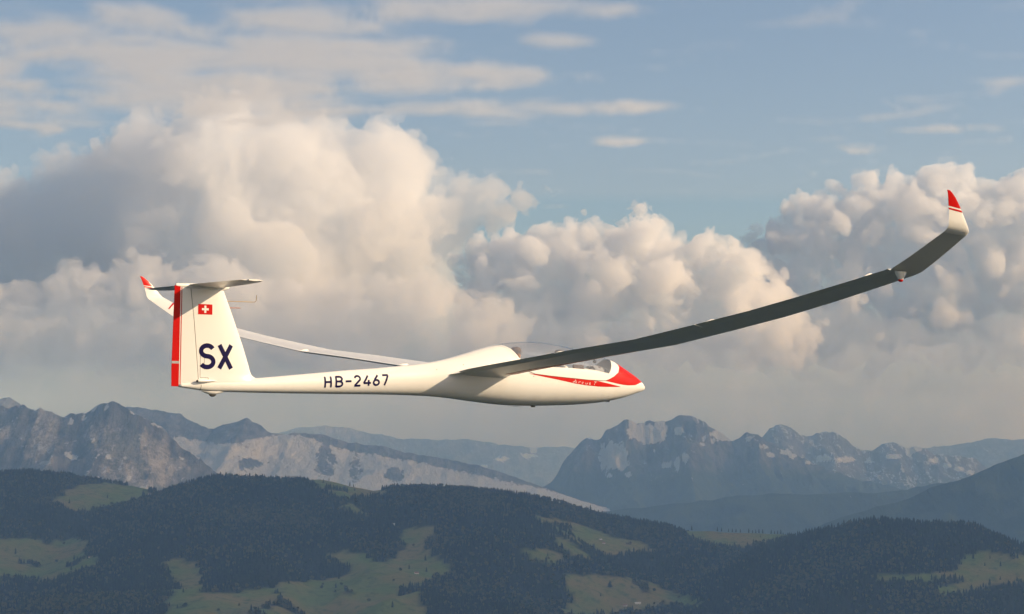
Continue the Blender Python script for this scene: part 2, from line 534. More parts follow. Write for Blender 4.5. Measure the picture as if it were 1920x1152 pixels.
def spruce_crown(seed, tiers=6, sides=9):
    r = np.random.default_rng(seed)
    v, f = [], []
    for k in range(tiers):
        z0 = .10 + .80 * (k / tiers) ** .95
        z1 = min(1.0, z0 + .30 - .02 * k)
        rad = .165 * (1 - (k / tiers) ** 1.25) + .025
        b = len(v)
        v.append((0, 0, z1))
        for i in range(sides):
            a = 2 * math.pi * (i + .5 * (k % 2)) / sides
            q = rad * r.uniform(.65, 1.2)
            v.append((q * math.cos(a), q * math.sin(a), z0 + r.uniform(-.03, .02)))
        for i in range(sides):
            f.append((b, b + 1 + i, b + 1 + (i + 1) % sides))
        v.append((0, 0, z0 + .06)); c = len(v) - 1
        for i in range(sides):
            f.append((c, b + 1 + (i + 1) % sides, b + 1 + i))
    return v, f


def broad_crown(seed):
    r = np.random.default_rng(seed)
    v, f = [], []
    for _ in range(70):
        d = r.normal(size=3); d /= np.linalg.norm(d)
        rad = r.uniform(.55, 1.0)
        c = np.array([d[0] * .30 * rad, d[1] * .30 * rad, .60 + d[2] * .36 * rad])
        a = r.normal(size=3); a /= np.linalg.norm(a)
        bb = np.cross(a, r.normal(size=3)); bb /= np.linalg.norm(bb)
        s = r.uniform(.07, .13); b = len(v)
        for u, w in ((-1, -1), (1, -.8), (1.1, 1), (-.9, 1)):
            v.append(tuple(c + a * u * s + bb * w * s))
        f.append((b, b + 1, b + 2, b + 3))
    return v, f


def trunk_geo(h=.35, r0=.018):
    v = [(r0 * math.cos(a), r0 * math.sin(a), 0) for a in np.linspace(0, 2 * math.pi, 7)[:-1]]
    v += [(x * .6, y * .6, h) for x, y, _ in v]
    return v, [(i, (i + 1) % 6, 6 + (i + 1) % 6, 6 + i) for i in range(6)]


def make_tree(kind, seed, label, cat='tree', group=None):
    root = empty('spruce_tree' if kind == 0 else 'broadleaf_tree')
    tag(root, label, cat, group)
    v, f = spruce_crown(seed) if kind == 0 else broad_crown(seed)
    mesh_obj('crown', v, f, [M_SPRUCE if kind == 0 else M_BROAD], root, smooth=False)
    v, f = trunk_geo()
    mesh_obj('trunk', v, f, [M_BARK], root)
    return root


def copy_tree(root, label, group=None):
    c = root.copy(); COL.objects.link(c)
    c['label'] = label
    if group: c['group'] = group
    elif 'group' in c: del c['group']
    for ch in root.children:
        d = ch.copy(); COL.objects.link(d); d.parent = c
    return c


def ground_hit(px, py, y0=5200., y1=11500.):
    """where the sight line of a pixel meets the foothills"""
    yy = np.arange(y0, y1, 6.)
    d = at(px, py, 1.0)
    P = d[None, :] * yy[:, None]
    g = foothills_z(P[:, 0], P[:, 1]) + 3.0 * NA.fbm(P[:, 0] / 120, P[:, 1] / 120, 3)
    k = np.argmax(P[:, 2] <= g)
    if P[k, 2] > g[k]:      # just over the skyline: stand it on the crest
        k = np.argmin(P[:, 2] - g)
    return P[k, 0], P[k, 1], g[k]


trng = np.random.default_rng(77)
proto_s = make_tree(0, 1, 'dark rounded clump-like spruce standing alone in the lower middle meadow')
proto_b = make_tree(1, 2, 'pale bushy broadleaf tree on the upper edge of the right meadow')
LONE = [
    (1144, 1102, 30, 0, 'dark rounded clump-like spruce standing alone in the lower middle meadow', None),
    (1876, 1063, 24, 0, 'single dark spruce in the meadow at the right edge of the picture', None),
    (1107, 955, 36, 0, 'thin spruce sticking up highest from the sloping skyline right of the snowfield', None),
    (29, 1040, 30, 0, 'tall spruce in the left meadow, upper of a close pair', None),
    (36, 1056, 27, 0, 'spruce in the left meadow, lower of a close pair', None),
    (656, 907, 22, 0, 'larger of two dark spruces on the grassy saddle skyline', None),
    (663, 911, 17, 0, 'smaller of two dark spruces on the grassy saddle skyline', None),
    (1297, 989, 26, 0, 'spruce rising at the left end of the grassy ridge top', None),
    (1764, 1104, 24, 0, 'dark spruce at the left tip of the pale field below the right hill', None),
    (139, 1050, 24, 0, 'spruce by the notch in the right side of the left meadow', None),
    (1683, 1078, 25, 1, 'pale bushy broadleaf tree on the upper edge of the right meadow', None),
    (84, 1098, 28, 0, 'spruce breaking the lower edge of the left meadow', None),
    (190, 968, 22, 0, 'spruce poking into the upper left meadow from the wood below it', None),
    (617, 900, 18, 0, 'lone dark spruce on the skyline left of the grassy saddle', None),
]
ROW = 'spruces in a row along the grassy ridge top'
ORD = 'first second third fourth fifth sixth seventh eighth ninth tenth eleventh twelfth thirteenth fourteenth fifteenth'.split()
for k_, px in enumerate((1345, 1353, 1366, 1373, 1380, 1388, 1404, 1411, 1417, 1423, 1430, 1446, 1452, 1458, 1464)):
    LONE.append((px, 996, trng.uniform(17, 27), 0, ORD[k_] + ' spruce from the left in the broken row on the grassy ridge top', ROW))
used = {0: False, 1: False}
for px, py, h, kind, lab, grp in LONE:
    base = proto_s if kind == 0 else proto_b
    if not used[kind]:
        t_ = base; used[kind] = True
        t_['label'] = lab
    else:
        t_ = copy_tree(base, lab, grp)
    if grp: t_['group'] = grp
    x, y, z = ground_hit(px, py)
    t_.location = (x, y, z - .5)
    wide = 2.2 if 'clump' in lab else 1.0
    t_.scale = (h * wide, h * wide, h)
    t_.rotation_euler.z = trng.uniform(0, 6.28)

# the woods: far too many trees to count, instanced on points
def wood(name, label, src_crown, pts, heights, spread):
    m = bpy.data.meshes.new(name)
    m.vertices.add(len(pts)); m.vertices.foreach_set('co', np.asarray(pts, np.float32).ravel())
    a = m.attributes.new('tree_height', 'FLOAT', 'POINT'); a.data.foreach_set('value', np.asarray(heights, np.float32))
    a = m.attributes.new('turn', 'FLOAT', 'POINT'); a.data.foreach_set('value', trng.uniform(0, 6.28, len(pts)).astype(np.float32))
    m.update()
    o = bpy.data.objects.new(name, m); COL.objects.link(o)
    tag(o, label, None, None, 'stuff')
    g = bpy.data.node_groups.new(name, 'GeometryNodeTree')
    g.interface.new_socket('Geometry', in_out='INPUT', socket_type='NodeSocketGeometry')
    g.interface.new_socket('Geometry', in_out='OUTPUT', socket_type='NodeSocketGeometry')
    N, K = g.nodes, g.links.new
    gi = N.new('NodeGroupInput'); go = N.new('NodeGroupOutput')
    oi = N.new('GeometryNodeObjectInfo'); oi.inputs[0].default_value = src_crown
    ip = N.new('GeometryNodeInstanceOnPoints')
    h = N.new('GeometryNodeInputNamedAttribute'); h.data_type = 'FLOAT'; h.inputs[0].default_value = 'tree_height'
    tu = N.new('GeometryNodeInputNamedAttribute'); tu.data_type = 'FLOAT'; tu.inputs[0].default_value = 'turn'
    cx = N.new('ShaderNodeCombineXYZ'); K(tu.outputs[0], cx.inputs[2])
    sx = N.new('ShaderNodeVectorMath'); sx.operation = 'SCALE'; sx.inputs[0].default_value = (spread, spread, 1)
    K(h.outputs[0], sx.inputs['Scale'])
    mp = N.new('GeometryNodeMeshToPoints'); K(gi.outputs[0], mp.inputs[0])
    K(mp.outputs[0], ip.inputs['Points']); K(oi.outputs['Geometry'], ip.inputs['Instance'])
    K(cx.outputs[0], ip.inputs['Rotation']); K(sx.outputs[0], ip.inputs['Scale']); K(ip.outputs[0], go.inputs[0])
    md = o.modifiers.new('trees', 'NODES'); md.node_group = g
    return o


def grid_z(px, py):
    fx_ = (px + 7000) / 28.; fy_ = (py - 4300) / 28.
    i = np.clip(fy_.astype(int), 0, Z.shape[0] - 2); j = np.clip(fx_.astype(int), 0, Z.shape[1] - 2)
    u = fx_ - j; v = fy_ - i
    z = Z[i, j] * (1 - u) * (1 - v) + Z[i, j + 1] * u * (1 - v) + Z[i + 1, j] * (1 - u) * v + Z[i + 1, j + 1] * u * v
    md_ = MEAD[np.clip(np.round(fy_).astype(int), 0, Z.shape[0] - 1), np.clip(np.round(fx_).astype(int), 0, Z.shape[1] - 1)]
    return z, md_


NT_ = 330000
tx = trng.uniform(-4300, 4300, NT_); ty = trng.uniform(5600, 10050, NT_)
tz, tm = grid_z(tx, ty)
ppx, ppy = pix(tx, ty, tz)
dens = np.clip(.72 + .9 * NB.fbm(tx / 420, ty / 420, 4), .25, 1)
keep = (~tm) & (ppx > -260) & (ppx < 2180) & (ppy < 1215) & (trng.uniform(0, 1, NT_) < dens)
keep |= tm & (trng.uniform(0, 1, NT_) < .004) & (ppx > -260) & (ppx < 2180)
mixn = NA.fbm(tx / 500, ty / 500, 4) + .25 * trng.normal(size=NT_)
for nm, lab, src, sel, h0, spr in (
        ('spruce_forest', 'dark spruce forest covering the foothills', proto_s.children[0], keep & (mixn < .08), (13, 27), 1.15),
        ('broadleaf_wood', 'paler broadleaf woodland patches among the dark spruce forest', proto_b.children[0], keep & (mixn >= .08), (9, 18), 1.35)):
    n = int(sel.sum())
    P = np.stack([tx[sel], ty[sel], tz[sel] - 1.], -1)
    wood(nm, lab, src, P, trng.uniform(h0[0], h0[1], n) * (1 + .2 * NA.fbm(P[:, 0] / 90, P[:, 1] / 90, 2)), spr)

# farmhouses
M_WALL = paint('rendered wall', (.72, .69, .62), .8, 0)
M_TIMBER = paint('weathered timber', (.20, .13, .085), .9, 0)
M_ROOF = paint('roof tiles', (.23, .13, .10), .8, 0)
M_ROOFG = paint('pale sheet roof', (.62, .60, .58), .6, 0)
M_PANE = paint('dark window glass', (.03, .035, .04), .1, .5)


def box(v, f, x0, x1, y0, y1, z0, z1):
    b = len(v)
    v += [(x, y, z) for z in (z0, z1) for x, y in ((x0, y0), (x1, y0), (x1, y1), (x0, y1))]
    f += [(b, b + 3, b + 2, b + 1), (b + 4, b + 5, b + 6, b + 7)] + [(b + i, b + (i + 1) % 4, b + 4 + (i + 1) % 4, b + 4 + i) for i in range(4)]


def farmhouse(px, py, label, w=13, d=9, h=5, rise=3.5, rot=0., wall=None, roof=None, name='farmhouse', cat='house'):
    x, y, z = ground_hit(px, py)
    root = empty(name, (x, y, z - .8)); root.rotation_euler.z = rot
    tag(root, label, cat, 'farm buildings in the meadows')
    v, f = [], []
    box(v, f, -w / 2, w / 2, -d / 2, d / 2, 0, h)
    b = len(v); v += [(-w / 2, -d / 2, h), (-w / 2, d / 2, h), (-w / 2, 0, h + rise), (w / 2, -d / 2, h), (w / 2, d / 2, h), (w / 2, 0, h + rise)]
    f += [(b, b + 2, b + 1), (b + 3, b + 4, b + 5)]
    mesh_obj('wall', v, f, [wall or M_WALL], root, smooth=False)
    v, f = [], []
    o_ = .9; s = rise / (d / 2)
    for sg in (-1, 1):
        b = len(v)
        for xx in (-w / 2 - o_, w / 2 + o_):
            v += [(xx, sg * (d / 2 + o_), h - s * o_ + .05), (xx, 0, h + rise + .05), (xx, 0, h + rise + .4), (xx, sg * (d / 2 + o_), h - s * o_ + .4)]
        f += [(b, b + 1, b + 2, b + 3), (b + 4, b + 7, b + 6, b + 5), (b, b + 4, b + 5, b + 1), (b + 3, b + 2, b + 6, b + 7), (b, b + 3, b + 7, b + 4)]
    mesh_obj('roof', v, f, [roof or M_ROOF], root, smooth=False)
    for xx in (-w * .3, 0, w * .3):
        v, f = [], []
        box(v, f, xx - .6, xx + .6, -d / 2 - .05, -d / 2 + .02, h * .45, h * .75)
        mesh_obj('window', v, f, [M_PANE], root, smooth=False)


farmhouse(280, 928, 'small white farmhouse at the right end of the upper left meadow', 10, 8, 5, 3, .4)
farmhouse(1132, 1020, 'bright white farmhouse on the slanting meadow right of centre', 11, 9, 6, 3.5, -.2)
farmhouse(1126, 1014, 'small grey barn just above the bright white farmhouse', 12, 8, 4, 3, .5, M_TIMBER, M_ROOFG, 'barn', 'barn')
farmhouse(1158, 1003, 'pale roofed barn by the trees at the top of the slanting meadow', 12, 9, 4, 3, .2, M_TIMBER, M_ROOFG, 'barn', 'barn')
farmhouse(781, 1077, 'pinkish barn standing alone in the big central meadow', 16, 10, 5, 4, .3, M_WALL, M_ROOF, 'barn', 'barn')
farmhouse(740, 985, 'pale farmhouse at the top of the central meadow below the woods', 13, 9, 5, 3.5, .1, M_WALL, M_ROOFG)
farmhouse(514, 1094, 'small white hut at the left end of the central meadow', 8, 7, 4, 2.5, .6)
farmhouse(1172, 1137, 'dark roofed farmhouse at the bottom of the lower middle meadow', 15, 10, 5, 4, -.3)
farmhouse(1196, 1134, 'long pale barn at the bottom of the lower middle meadow', 22, 10, 4.5, 3.5, .15, M_WALL, M_ROOFG, 'barn', 'barn')
farmhouse(167, 1046, 'tiny white hut in the notch on the right of the left meadow', 8, 6, 4, 2.5, 0)

# ------------------------------------------------------------------ haze
HZ_TOP = 1000.0
v, f = [], []
box(v, f, -46000, 46000, -9000, 45500, FLOOR_Z - 70, HZ_TOP)
hm = bpy.data.materials.new('hazy air'); hm.use_nodes = True
ht = hm.node_tree; ht.nodes.clear()
ho = ht.nodes.new('ShaderNodeOutputMaterial'); hv = ht.nodes.new('ShaderNodeVolumePrincipled')
hv.inputs['Color'].default_value = (.31, .55, .95, 1)
hv.inputs['Absorption Color'].default_value = (1, 1, 1, 1)
hv.inputs['Density'].default_value = 5.4e-5
hv.inputs['Anisotropy'].default_value = 0.0
ht.links.new(hv.outputs[0], ho.inputs['Volume'])
tag(mesh_obj('haze', v, f, [hm], smooth=False), 'thin blue haze filling the air over the valleys', None, None, 'stuff')

# ------------------------------------------------------------------ clouds: closed bodies of scattering vapour, lit by the sun and the sky
def poly_dist(px, py, poly):
    d = np.full(px.shape, 1e9)
    n = len(poly)
    for i in range(n):
        ax, ay = poly[i]; bx, by = poly[(i + 1) % n]
        vx, vy = bx - ax, by - ay
        t = np.clip(((px - ax) * vx + (py - ay) * vy) / (vx * vx + vy * vy + 1e-9), 0, 1)
        d = np.minimum(d, np.hypot(px - ax - t * vx, py - ay - t * vy))
    return d


def cloud_matter(name, dens, col=(1, 1, 1)):
    m = bpy.data.materials.new(name); m.use_nodes = True
    t = m.node_tree; t.nodes.clear()
    o = t.nodes.new('ShaderNodeOutputMaterial'); v = t.nodes.new('ShaderNodeVolumePrincipled')
    v.inputs['Color'].default_value = (*col, 1)
    v.inputs['Density'].default_value = dens
    v.inputs['Anisotropy'].default_value = 0.15
    t.links.new(v.outputs[0], o.inputs['Volume'])
    return m


def puff_body(o, mat, vox, disp):
    """skins the puffs of a point cloud as one closed billowing body"""
    g = bpy.data.node_groups.new(o.name, 'GeometryNodeTree')
    g.interface.new_socket('Geometry', in_out='INPUT', socket_type='NodeSocketGeometry')
    g.interface.new_socket('Geometry', in_out='OUTPUT', socket_type='NodeSocketGeometry')
    N, K = g.nodes, g.links.new
    gi = N.new('NodeGroupInput'); go = N.new('NodeGroupOutput')
    na = N.new('GeometryNodeInputNamedAttribute'); na.data_type = 'FLOAT'; na.inputs[0].default_value = 'puff_radius'
    mp = N.new('GeometryNodeMeshToPoints'); K(gi.outputs[0], mp.inputs[0]); K(na.outputs[0], mp.inputs['Radius'])
    pv = N.new('GeometryNodePointsToVolume'); pv.resolution_mode = 'VOXEL_SIZE'
    pv.inputs['Voxel Size'].default_value = vox
    K(mp.outputs[0], pv.inputs['Points']); K(na.outputs[0], pv.inputs['Radius']); pv.inputs['Density'].default_value = 1
    vm = N.new('GeometryNodeVolumeToMesh'); K(pv.outputs[0], vm.inputs[0]); vm.inputs['Threshold'].default_value = .1
    last = vm.outputs[0]
    for sc_, am in disp:
        nz = N.new('ShaderNodeTexNoise'); nz.inputs['Scale'].default_value = 1 / sc_; nz.inputs['Detail'].default_value = 4
        nz.inputs['Roughness'].default_value = .6
        # billows: |n| folds give round lumps with sharp creases
        ma = N.new('ShaderNodeMath'); ma.operation = 'SUBTRACT'; K(nz.outputs[0], ma.inputs[0]); ma.inputs[1].default_value = .5
        ab = N.new('ShaderNodeMath'); ab.operation = 'ABSOLUTE'; K(ma.outputs[0], ab.inputs[0])
        mb = N.new('ShaderNodeMath'); mb.operation = 'MULTIPLY_ADD'; K(ab.outputs[0], mb.inputs[0]); mb.inputs[1].default_value = am * 6
        mb.inputs[2].default_value = -am * .25
        no = N.new('GeometryNodeInputNormal')
        vs = N.new('ShaderNodeVectorMath'); vs.operation = 'SCALE'; K(no.outputs[0], vs.inputs[0]); K(mb.outputs[0], vs.inputs['Scale'])
        sp = N.new('GeometryNodeSetPosition'); K(last, sp.inputs[0]); K(vs.outputs[0], sp.inputs['Offset']); last = sp.outputs[0]
    sm = N.new('GeometryNodeSetMaterial'); sm.inputs['Material'].default_value = mat
    K(last, sm.inputs[0]); K(sm.outputs[0], go.inputs[0])
    md = o.modifiers.new('vapour body', 'NODES'); md.node_group = g


class Noise3:
    """gradient noise in space"""
    def __init__(s, seed):
        r = np.random.default_rng(seed)
        g = r.normal(size=(32768, 3)); g /= np.linalg.norm(g, axis=1)[:, None]
        s.g = g.astype(np.float32)
        s.s = int(r.integers(1, 9999))

    def __call__(s, p):
        i = np.floor(p).astype(np.int64); f = (p - i).astype(np.float32)
        w = f * f * f * (f * (f * 6 - 15) + 10)
        out = np.zeros(len(p), np.float32)
        for k in range(8):
            o = np.array([(k >> 2) & 1, (k >> 1) & 1, k & 1])
            c = i + o
            h = ((c[:, 0] * 73856093) ^ (c[:, 1] * 19349663) ^ (c[:, 2] * 83492791) ^ s.s) & 32767
            d = f - o
            ww = np.prod(np.where(o == 1, w, 1 - w), axis=1)
            g = s.g[h]
            out += ww * (g[:, 0] * d[:, 0] + g[:, 1] * d[:, 1] + g[:, 2] * d[:, 2])
        return out * 1.6


def cloud(name, label, poly, Y0, n, rmin, rmax, dens, vox, disp, seed, lean=1.2, depth=60., kids=3, extra=(), col=(1, 1, 1), edge=.35, tilt=None, soft=0, back=40.):
    """fills an outline (photograph pixels at distance Y0) with round puffs of vapour, small ones towards the outline, folds
    billows into them and skins the whole as one closed body"""
    r = np.random.default_rng(seed)
    P = np.array(poly, float)
    x0, y0 = P.min(0); x1, y1 = P.max(0)
    u = Y0 / FPX                                  # metres per photograph pixel at that distance
    cx = r.uniform(x0, x1, n * 12); cy_ = r.uniform(y0, y1, n * 12)
    ok = poly_mask(cx, cy_, poly)
    cx, cy_ = cx[ok], cy_[ok]
    d = poly_dist(cx, cy_, poly)
    order = np.argsort(d)
    ne = int(n * edge)
    pick = np.concatenate([r.choice(order[:max(ne * 3, 1)], ne), r.choice(len(cx), n - ne)])
    cx, cy_, d = cx[pick], cy_[pick], d[pick]
    R = np.clip(d * r.uniform(.75, 1.05, n), rmin, rmax * r.uniform(.35, 1.0, n) ** 1.3)
    big_n = Noise2(seed + 500)

    def relief(a, b):
        q = depth * 1.6 * big_n.fbm(a / (rmax * 2.6), b / (rmax * 2.6), 3, .6)
        return q + np.interp(a, *tilt) if tilt else q
    D = -lean * np.minimum(d, rmax * 2) + relief(cx, cy_) + r.uniform(-.3, .3, n) * depth
    items = [(cx[i], cy_[i], R[i], D[i]) for i in range(n)]
    items += [(a, b, c, dd + float(relief(np.array(float(a)), np.array(float(b))))) for a, b, c, dd in extra]
    for (a, b, c, dd) in list(items):
        for _ in range(kids):
            th = r.uniform(-.3, math.pi + .3); q = r.uniform(.25, .45) * c
            if q < rmin * .5: continue
            ph = r.uniform(-1.2, .5)
            items.append((a + c * .85 * math.cos(th) * math.cos(ph), b - c * .85 * math.sin(th) * math.cos(ph), q, dd + c * .85 * math.sin(ph)))
    st = rmax * .5                                # a closed core behind the puffs
    qx, qy = np.meshgrid(np.arange(x0, x1, st), np.arange(y0, y1, st))
    qx = (qx + r.uniform(-.3, .3, qx.shape) * st).ravel(); qy = (qy + r.uniform(-.3, .3, qy.shape) * st).ravel()
    ok = poly_mask(qx, qy, poly); qx, qy = qx[ok], qy[ok]
    qd = poly_dist(qx, qy, poly)
    qD = -lean * np.minimum(qd, rmax * 2) + relief(qx, qy) + rmax * .5
    items += [(qx[i], qy[i], min(qd[i] * .95, rmax), qD[i]) for i in range(len(qx)) if qd[i] > rmin * .9]
    A = np.array(items)
    lo = np.array([max(A[:, 0].min(), -130) - 30, (A[:, 3] - A[:, 2]).min() - 20, A[:, 1].min() - 40])
    hi = np.array([min(A[:, 0].max(), 2050) + 30, np.percentile(A[:, 3], 97) + back, A[:, 1].max() + 40])
    gx = np.arange(lo[0], hi[0], vox); gy = np.arange(lo[1], hi[1], vox); gz = np.arange(lo[2], hi[2], vox)
    fld = np.full((len(gx), len(gy), len(gz)), -100., np.float32)
    big = max(a_ for _, a_ in disp) * 2.2
    for a, b, c, dd in items:
        m = c + big
        i0, i1 = np.searchsorted(gx, (a - m, a + m)); j0, j1 = np.searchsorted(gy, (dd - m, dd + m)); k0, k1 = np.searchsorted(gz, (b - m, b + m))
        if i0 >= i1 or j0 >= j1 or k0 >= k1: continue
        q = c - np.sqrt((gx[i0:i1, None, None] - a) ** 2 + (gy[None, j0:j1, None] - dd) ** 2 + (gz[None, None, k0:k1] - b) ** 2)
        sub = fld[i0:i1, j0:j1, k0:k1]
        np.maximum(sub, q, out=sub)
    band = np.nonzero(np.abs(fld) < big)
    p = np.stack([gx[band[0]], gy[band[1]], gz[band[2]]], -1).astype(np.float32)
    N3 = Noise3(seed)
    wsc = disp[0][0] * 1.5                                  # bend space a little so the folds wander
    p = p + disp[0][0] * .35 * np.stack([N3(p / wsc + 11), N3(p / wsc + 37), N3(p / wsc + 59)], -1)
    add = np.zeros(len(p), np.float32)
    for i, (sc_, am) in enumerate(disp):
        nz = N3(p / sc_ + 5.3 * i)
        add += am * ((np.abs(nz) * 3.4 - 1.15) if i >= soft else nz * 1.7)
    fld[band] += add
    fld[0] = fld[-1] = -10; fld[:, 0] = fld[:, -1] = -10; fld[:, :, 0] = fld[:, :, -1] = -10
    fld = np.clip(fld / vox, -1, 1) * .5 + .5
    nx, ny, nz_ = fld.shape
    me = bpy.data.meshes.new(name)
    me.vertices.add(fld.size)
    me.attributes.new('vapour', 'FLOAT', 'POINT').data.foreach_set('value', fld.ravel())
    mn = Vector(((gx[0] - 960) * u, Y0 + gy[0] * u, (EYE_ROW - gz[-1]) * u))
    mx = Vector(((gx[-1] - 960) * u, Y0 + gy[-1] * u, (EYE_ROW - gz[0]) * u))
    mat = cloud_matter(name + ' vapour', dens, col)
    g = bpy.data.node_groups.new('vapour skin', 'GeometryNodeTree')
    g.interface.new_socket('Geometry', in_out='INPUT', socket_type='NodeSocketGeometry')
    g.interface.new_socket('Geometry', in_out='OUTPUT', socket_type='NodeSocketGeometry')
    t = NT(g); K = g.links.new
    gi = t.node('NodeGroupInput'); go = t.node('NodeGroupOutput')
    pos = t.node('GeometryNodeInputPosition').outputs[0]
    sep = t.node('ShaderNodeSeparateXYZ'); K(pos, sep.inputs[0])

    def ind(sock, a, b, cnt, flip=False):
        q = t.math('DIVIDE', t.math('SUBTRACT', sock, a), b - a)
        if flip: q = t.math('SUBTRACT', 1.0, q)
        q = t.math('ROUND', t.math('MULTIPLY', q, cnt - 1.0))
        return t.math('MINIMUM', t.math('MAXIMUM', q, 0.0), cnt - 1.0)
    fi = ind(sep.outputs[0], mn.x, mx.x, nx); fj = ind(sep.outputs[1], mn.y, mx.y, ny); fk = ind(sep.outputs[2], mn.z, mx.z, nz_, True)

    def imath(op, a, b):
        n_ = t.node('FunctionNodeIntegerMath'); n_.operation = op; t.put(n_.inputs[0], a); t.put(n_.inputs[1], b); return n_.outputs[0]
    idx = imath('ADD', imath('MULTIPLY', imath('ADD', imath('MULTIPLY', fi, ny), fj), nz_), fk)
    at_ = t.node('GeometryNodeInputNamedAttribute', data_type='FLOAT'); at_.inputs[0].default_value = 'vapour'
    si = t.node('GeometryNodeSampleIndex', data_type='FLOAT', domain='POINT')
    K(gi.outputs[0], si.inputs['Geometry']); K(at_.outputs[0], si.inputs['Value']); K(idx, si.inputs['Index'])
    vc = t.node('GeometryNodeVolumeCube')
    K(si.outputs[0], vc.inputs['Density']); vc.inputs['Min'].default_value = mn; vc.inputs['Max'].default_value = mx
    for k, v_ in (('X', nx), ('Y', ny), ('Z', nz_)): vc.inputs['Resolution ' + k].default_value = v_
    vm = t.node('GeometryNodeVolumeToMesh'); K(vc.outputs[0], vm.inputs[0]); vm.inputs['Threshold'].default_value = .5
    vm.inputs['Adaptivity'].default_value = .3
    sm = t.node('GeometryNodeSetMaterial'); sm.inputs['Material'].default_value = mat
    K(vm.outputs[0], sm.inputs[0]); K(sm.outputs[0], go.inputs[0])
    o = bpy.data.objects.new(name, me); COL.objects.link(o)
    md = o.modifiers.new('vapour body', 'NODES'); md.node_group = g
    # bake the skin now and drop the sample grid
    ev = o.evaluated_get(bpy.context.evaluated_depsgraph_get())
    out = bpy.data.meshes.new_from_object(ev)
    out.name = name
    o.modifiers.clear(); o.data = out
    bpy.data.meshes.remove(me)
    if not out.materials: out.materials.append(mat)
    print('CLOUD', name, fld.shape, len(out.polygons))
    tag(o, label, None, None, 'stuff')
    return o


C_CENTRE = [(850, 470), (870, 440), (905, 430), (950, 428), (1000, 420), (1050, 404), (1080, 398), (1125, 402), (1160, 402), (1200, 388), (1240, 402),
            (1265, 425), (1290, 432), (1350, 424), (1385, 436), (1420, 455), (1450, 480), (1462, 500), (1500, 560), (1540, 620), (1540, 700), (820, 700), (840, 600)]
cloud('cumulus_clouds', 'tall cauliflower cumulus rising in the middle of the sky', C_CENTRE, 52000, 420, 7, 40, .0025, 3.05, [(62, 13), (27, 6.5), (11, 3.0), (5.5, 1.7)], 5,
      lean=.5, depth=50, extra=[(1205, 440, 46, -60), (1085, 435, 34, 0), (1150, 520, 40, -90), (1240, 530, 40, -90)])
C_RIGHT = [(1395, 470), (1420, 420), (1470, 385), (1492, 362), (1520, 352), (1560, 345), (1590, 335), (1610, 340), (1650, 320), (1690, 324), (1740, 311), (1790, 304),
           (1830, 318), (1870, 326), (1920, 322), (2000, 330), (2080, 380), (2100, 520), (2100, 700), (1450, 700), (1420, 600)]
cloud('cumulus_clouds', 'wide cumulus bank with bright knobbly top behind the raised wing tip', C_RIGHT, 56000, 420, 7, 38, .0022, 3.4, [(70, 14), (30, 7), (12, 3.2), (6, 1.8)], 8,
      lean=.6, depth=60, extra=[(1560, 425, 36, -110), (1630, 435, 34, -120), (1720, 450, 30, -110)])
C_LEFT = [(-130, 420), (-110, 330), (-40, 320), (40, 300), (110, 280), (170, 250), (200, 225), (265, 225), (330, 225), (400, 195), (450, 160), (490, 168), (540, 200), (600, 212), (650, 224), (760, 230),
          (800, 258), (830, 290), (880, 320), (930, 345), (965, 335), (1010, 325), (1045, 338), (1030, 360), (1000, 375), (960, 405), (925, 408), (880, 402), (862, 440), (835, 470), (840, 500),
          (858, 530), (850, 560), (800, 620), (700, 690), (300, 700), (-130, 700)]
cloud('storm_cloud', 'huge soft towering cloud filling the left half of the sky', C_LEFT, 60000, 380, 10, 90, .00095, 5.0, [(110, 26), (50, 12), (22, 7), (10, 3.6)], 13,
      lean=.3, depth=70, tilt=([-100, 100, 430, 700, 1050], [-10, 10, -110, 0, 120]), soft=1)
C_LOWL = [(-130, 560), (-60, 520), (0, 522), (60, 525), (110, 497), (150, 490), (190, 503), (240, 470), (290, 480), (330, 498), (400, 474), (440, 480), (480, 508), (560, 522), (640, 525), (690, 500),
          (720, 508), (760, 520), (800, 505), (850, 520), (900, 545), (960, 560), (1000, 600), (1000, 700), (-130, 700)]
cloud('cumulus_clouds', 'low row of peach lit cumulus heads behind the tail', C_LOWL, 50000, 300, 7, 32, .0014, 3.7, [(36, 9), (17, 4.5), (8, 2)], 21, lean=.4, depth=40)
C_DECK = [(-130, 575), (100, 560), (300, 580), (420, 560), (600, 580), (700, 565), (850, 570), (930, 590), (1000, 560), (1100, 585), (1250, 580), (1360, 600), (1450, 575), (1520, 560), (1580, 556), (1640, 585), (1800, 600), (1900, 575), (2050, 590),
          (2050, 880), (-130, 880)]
cloud('cloud_deck', 'flat beige cloud layer low over the horizon', C_DECK, 47500, 260, 8, 45, .00042, 6.5, [(50, 16), (24, 8), (12, 4)], 31, lean=.1, depth=25, kids=1, col=(.85, .90, .96), soft=1, back=25)
C_DECK2 = [(-130, 670), (200, 640), (420, 660), (700, 640), (900, 655), (1200, 640), (1500, 660), (1750, 640), (2050, 655), (2050, 880), (-130, 880)]
cloud('cloud_deck', 'grey murk of cloud bases dissolving above the mountain tops', C_DECK2, 49500, 160, 8, 40, .0008, 7.5, [(60, 18), (26, 8)], 33, lean=.1, depth=20, kids=1, col=(.80, .87, .95), soft=1, back=20)


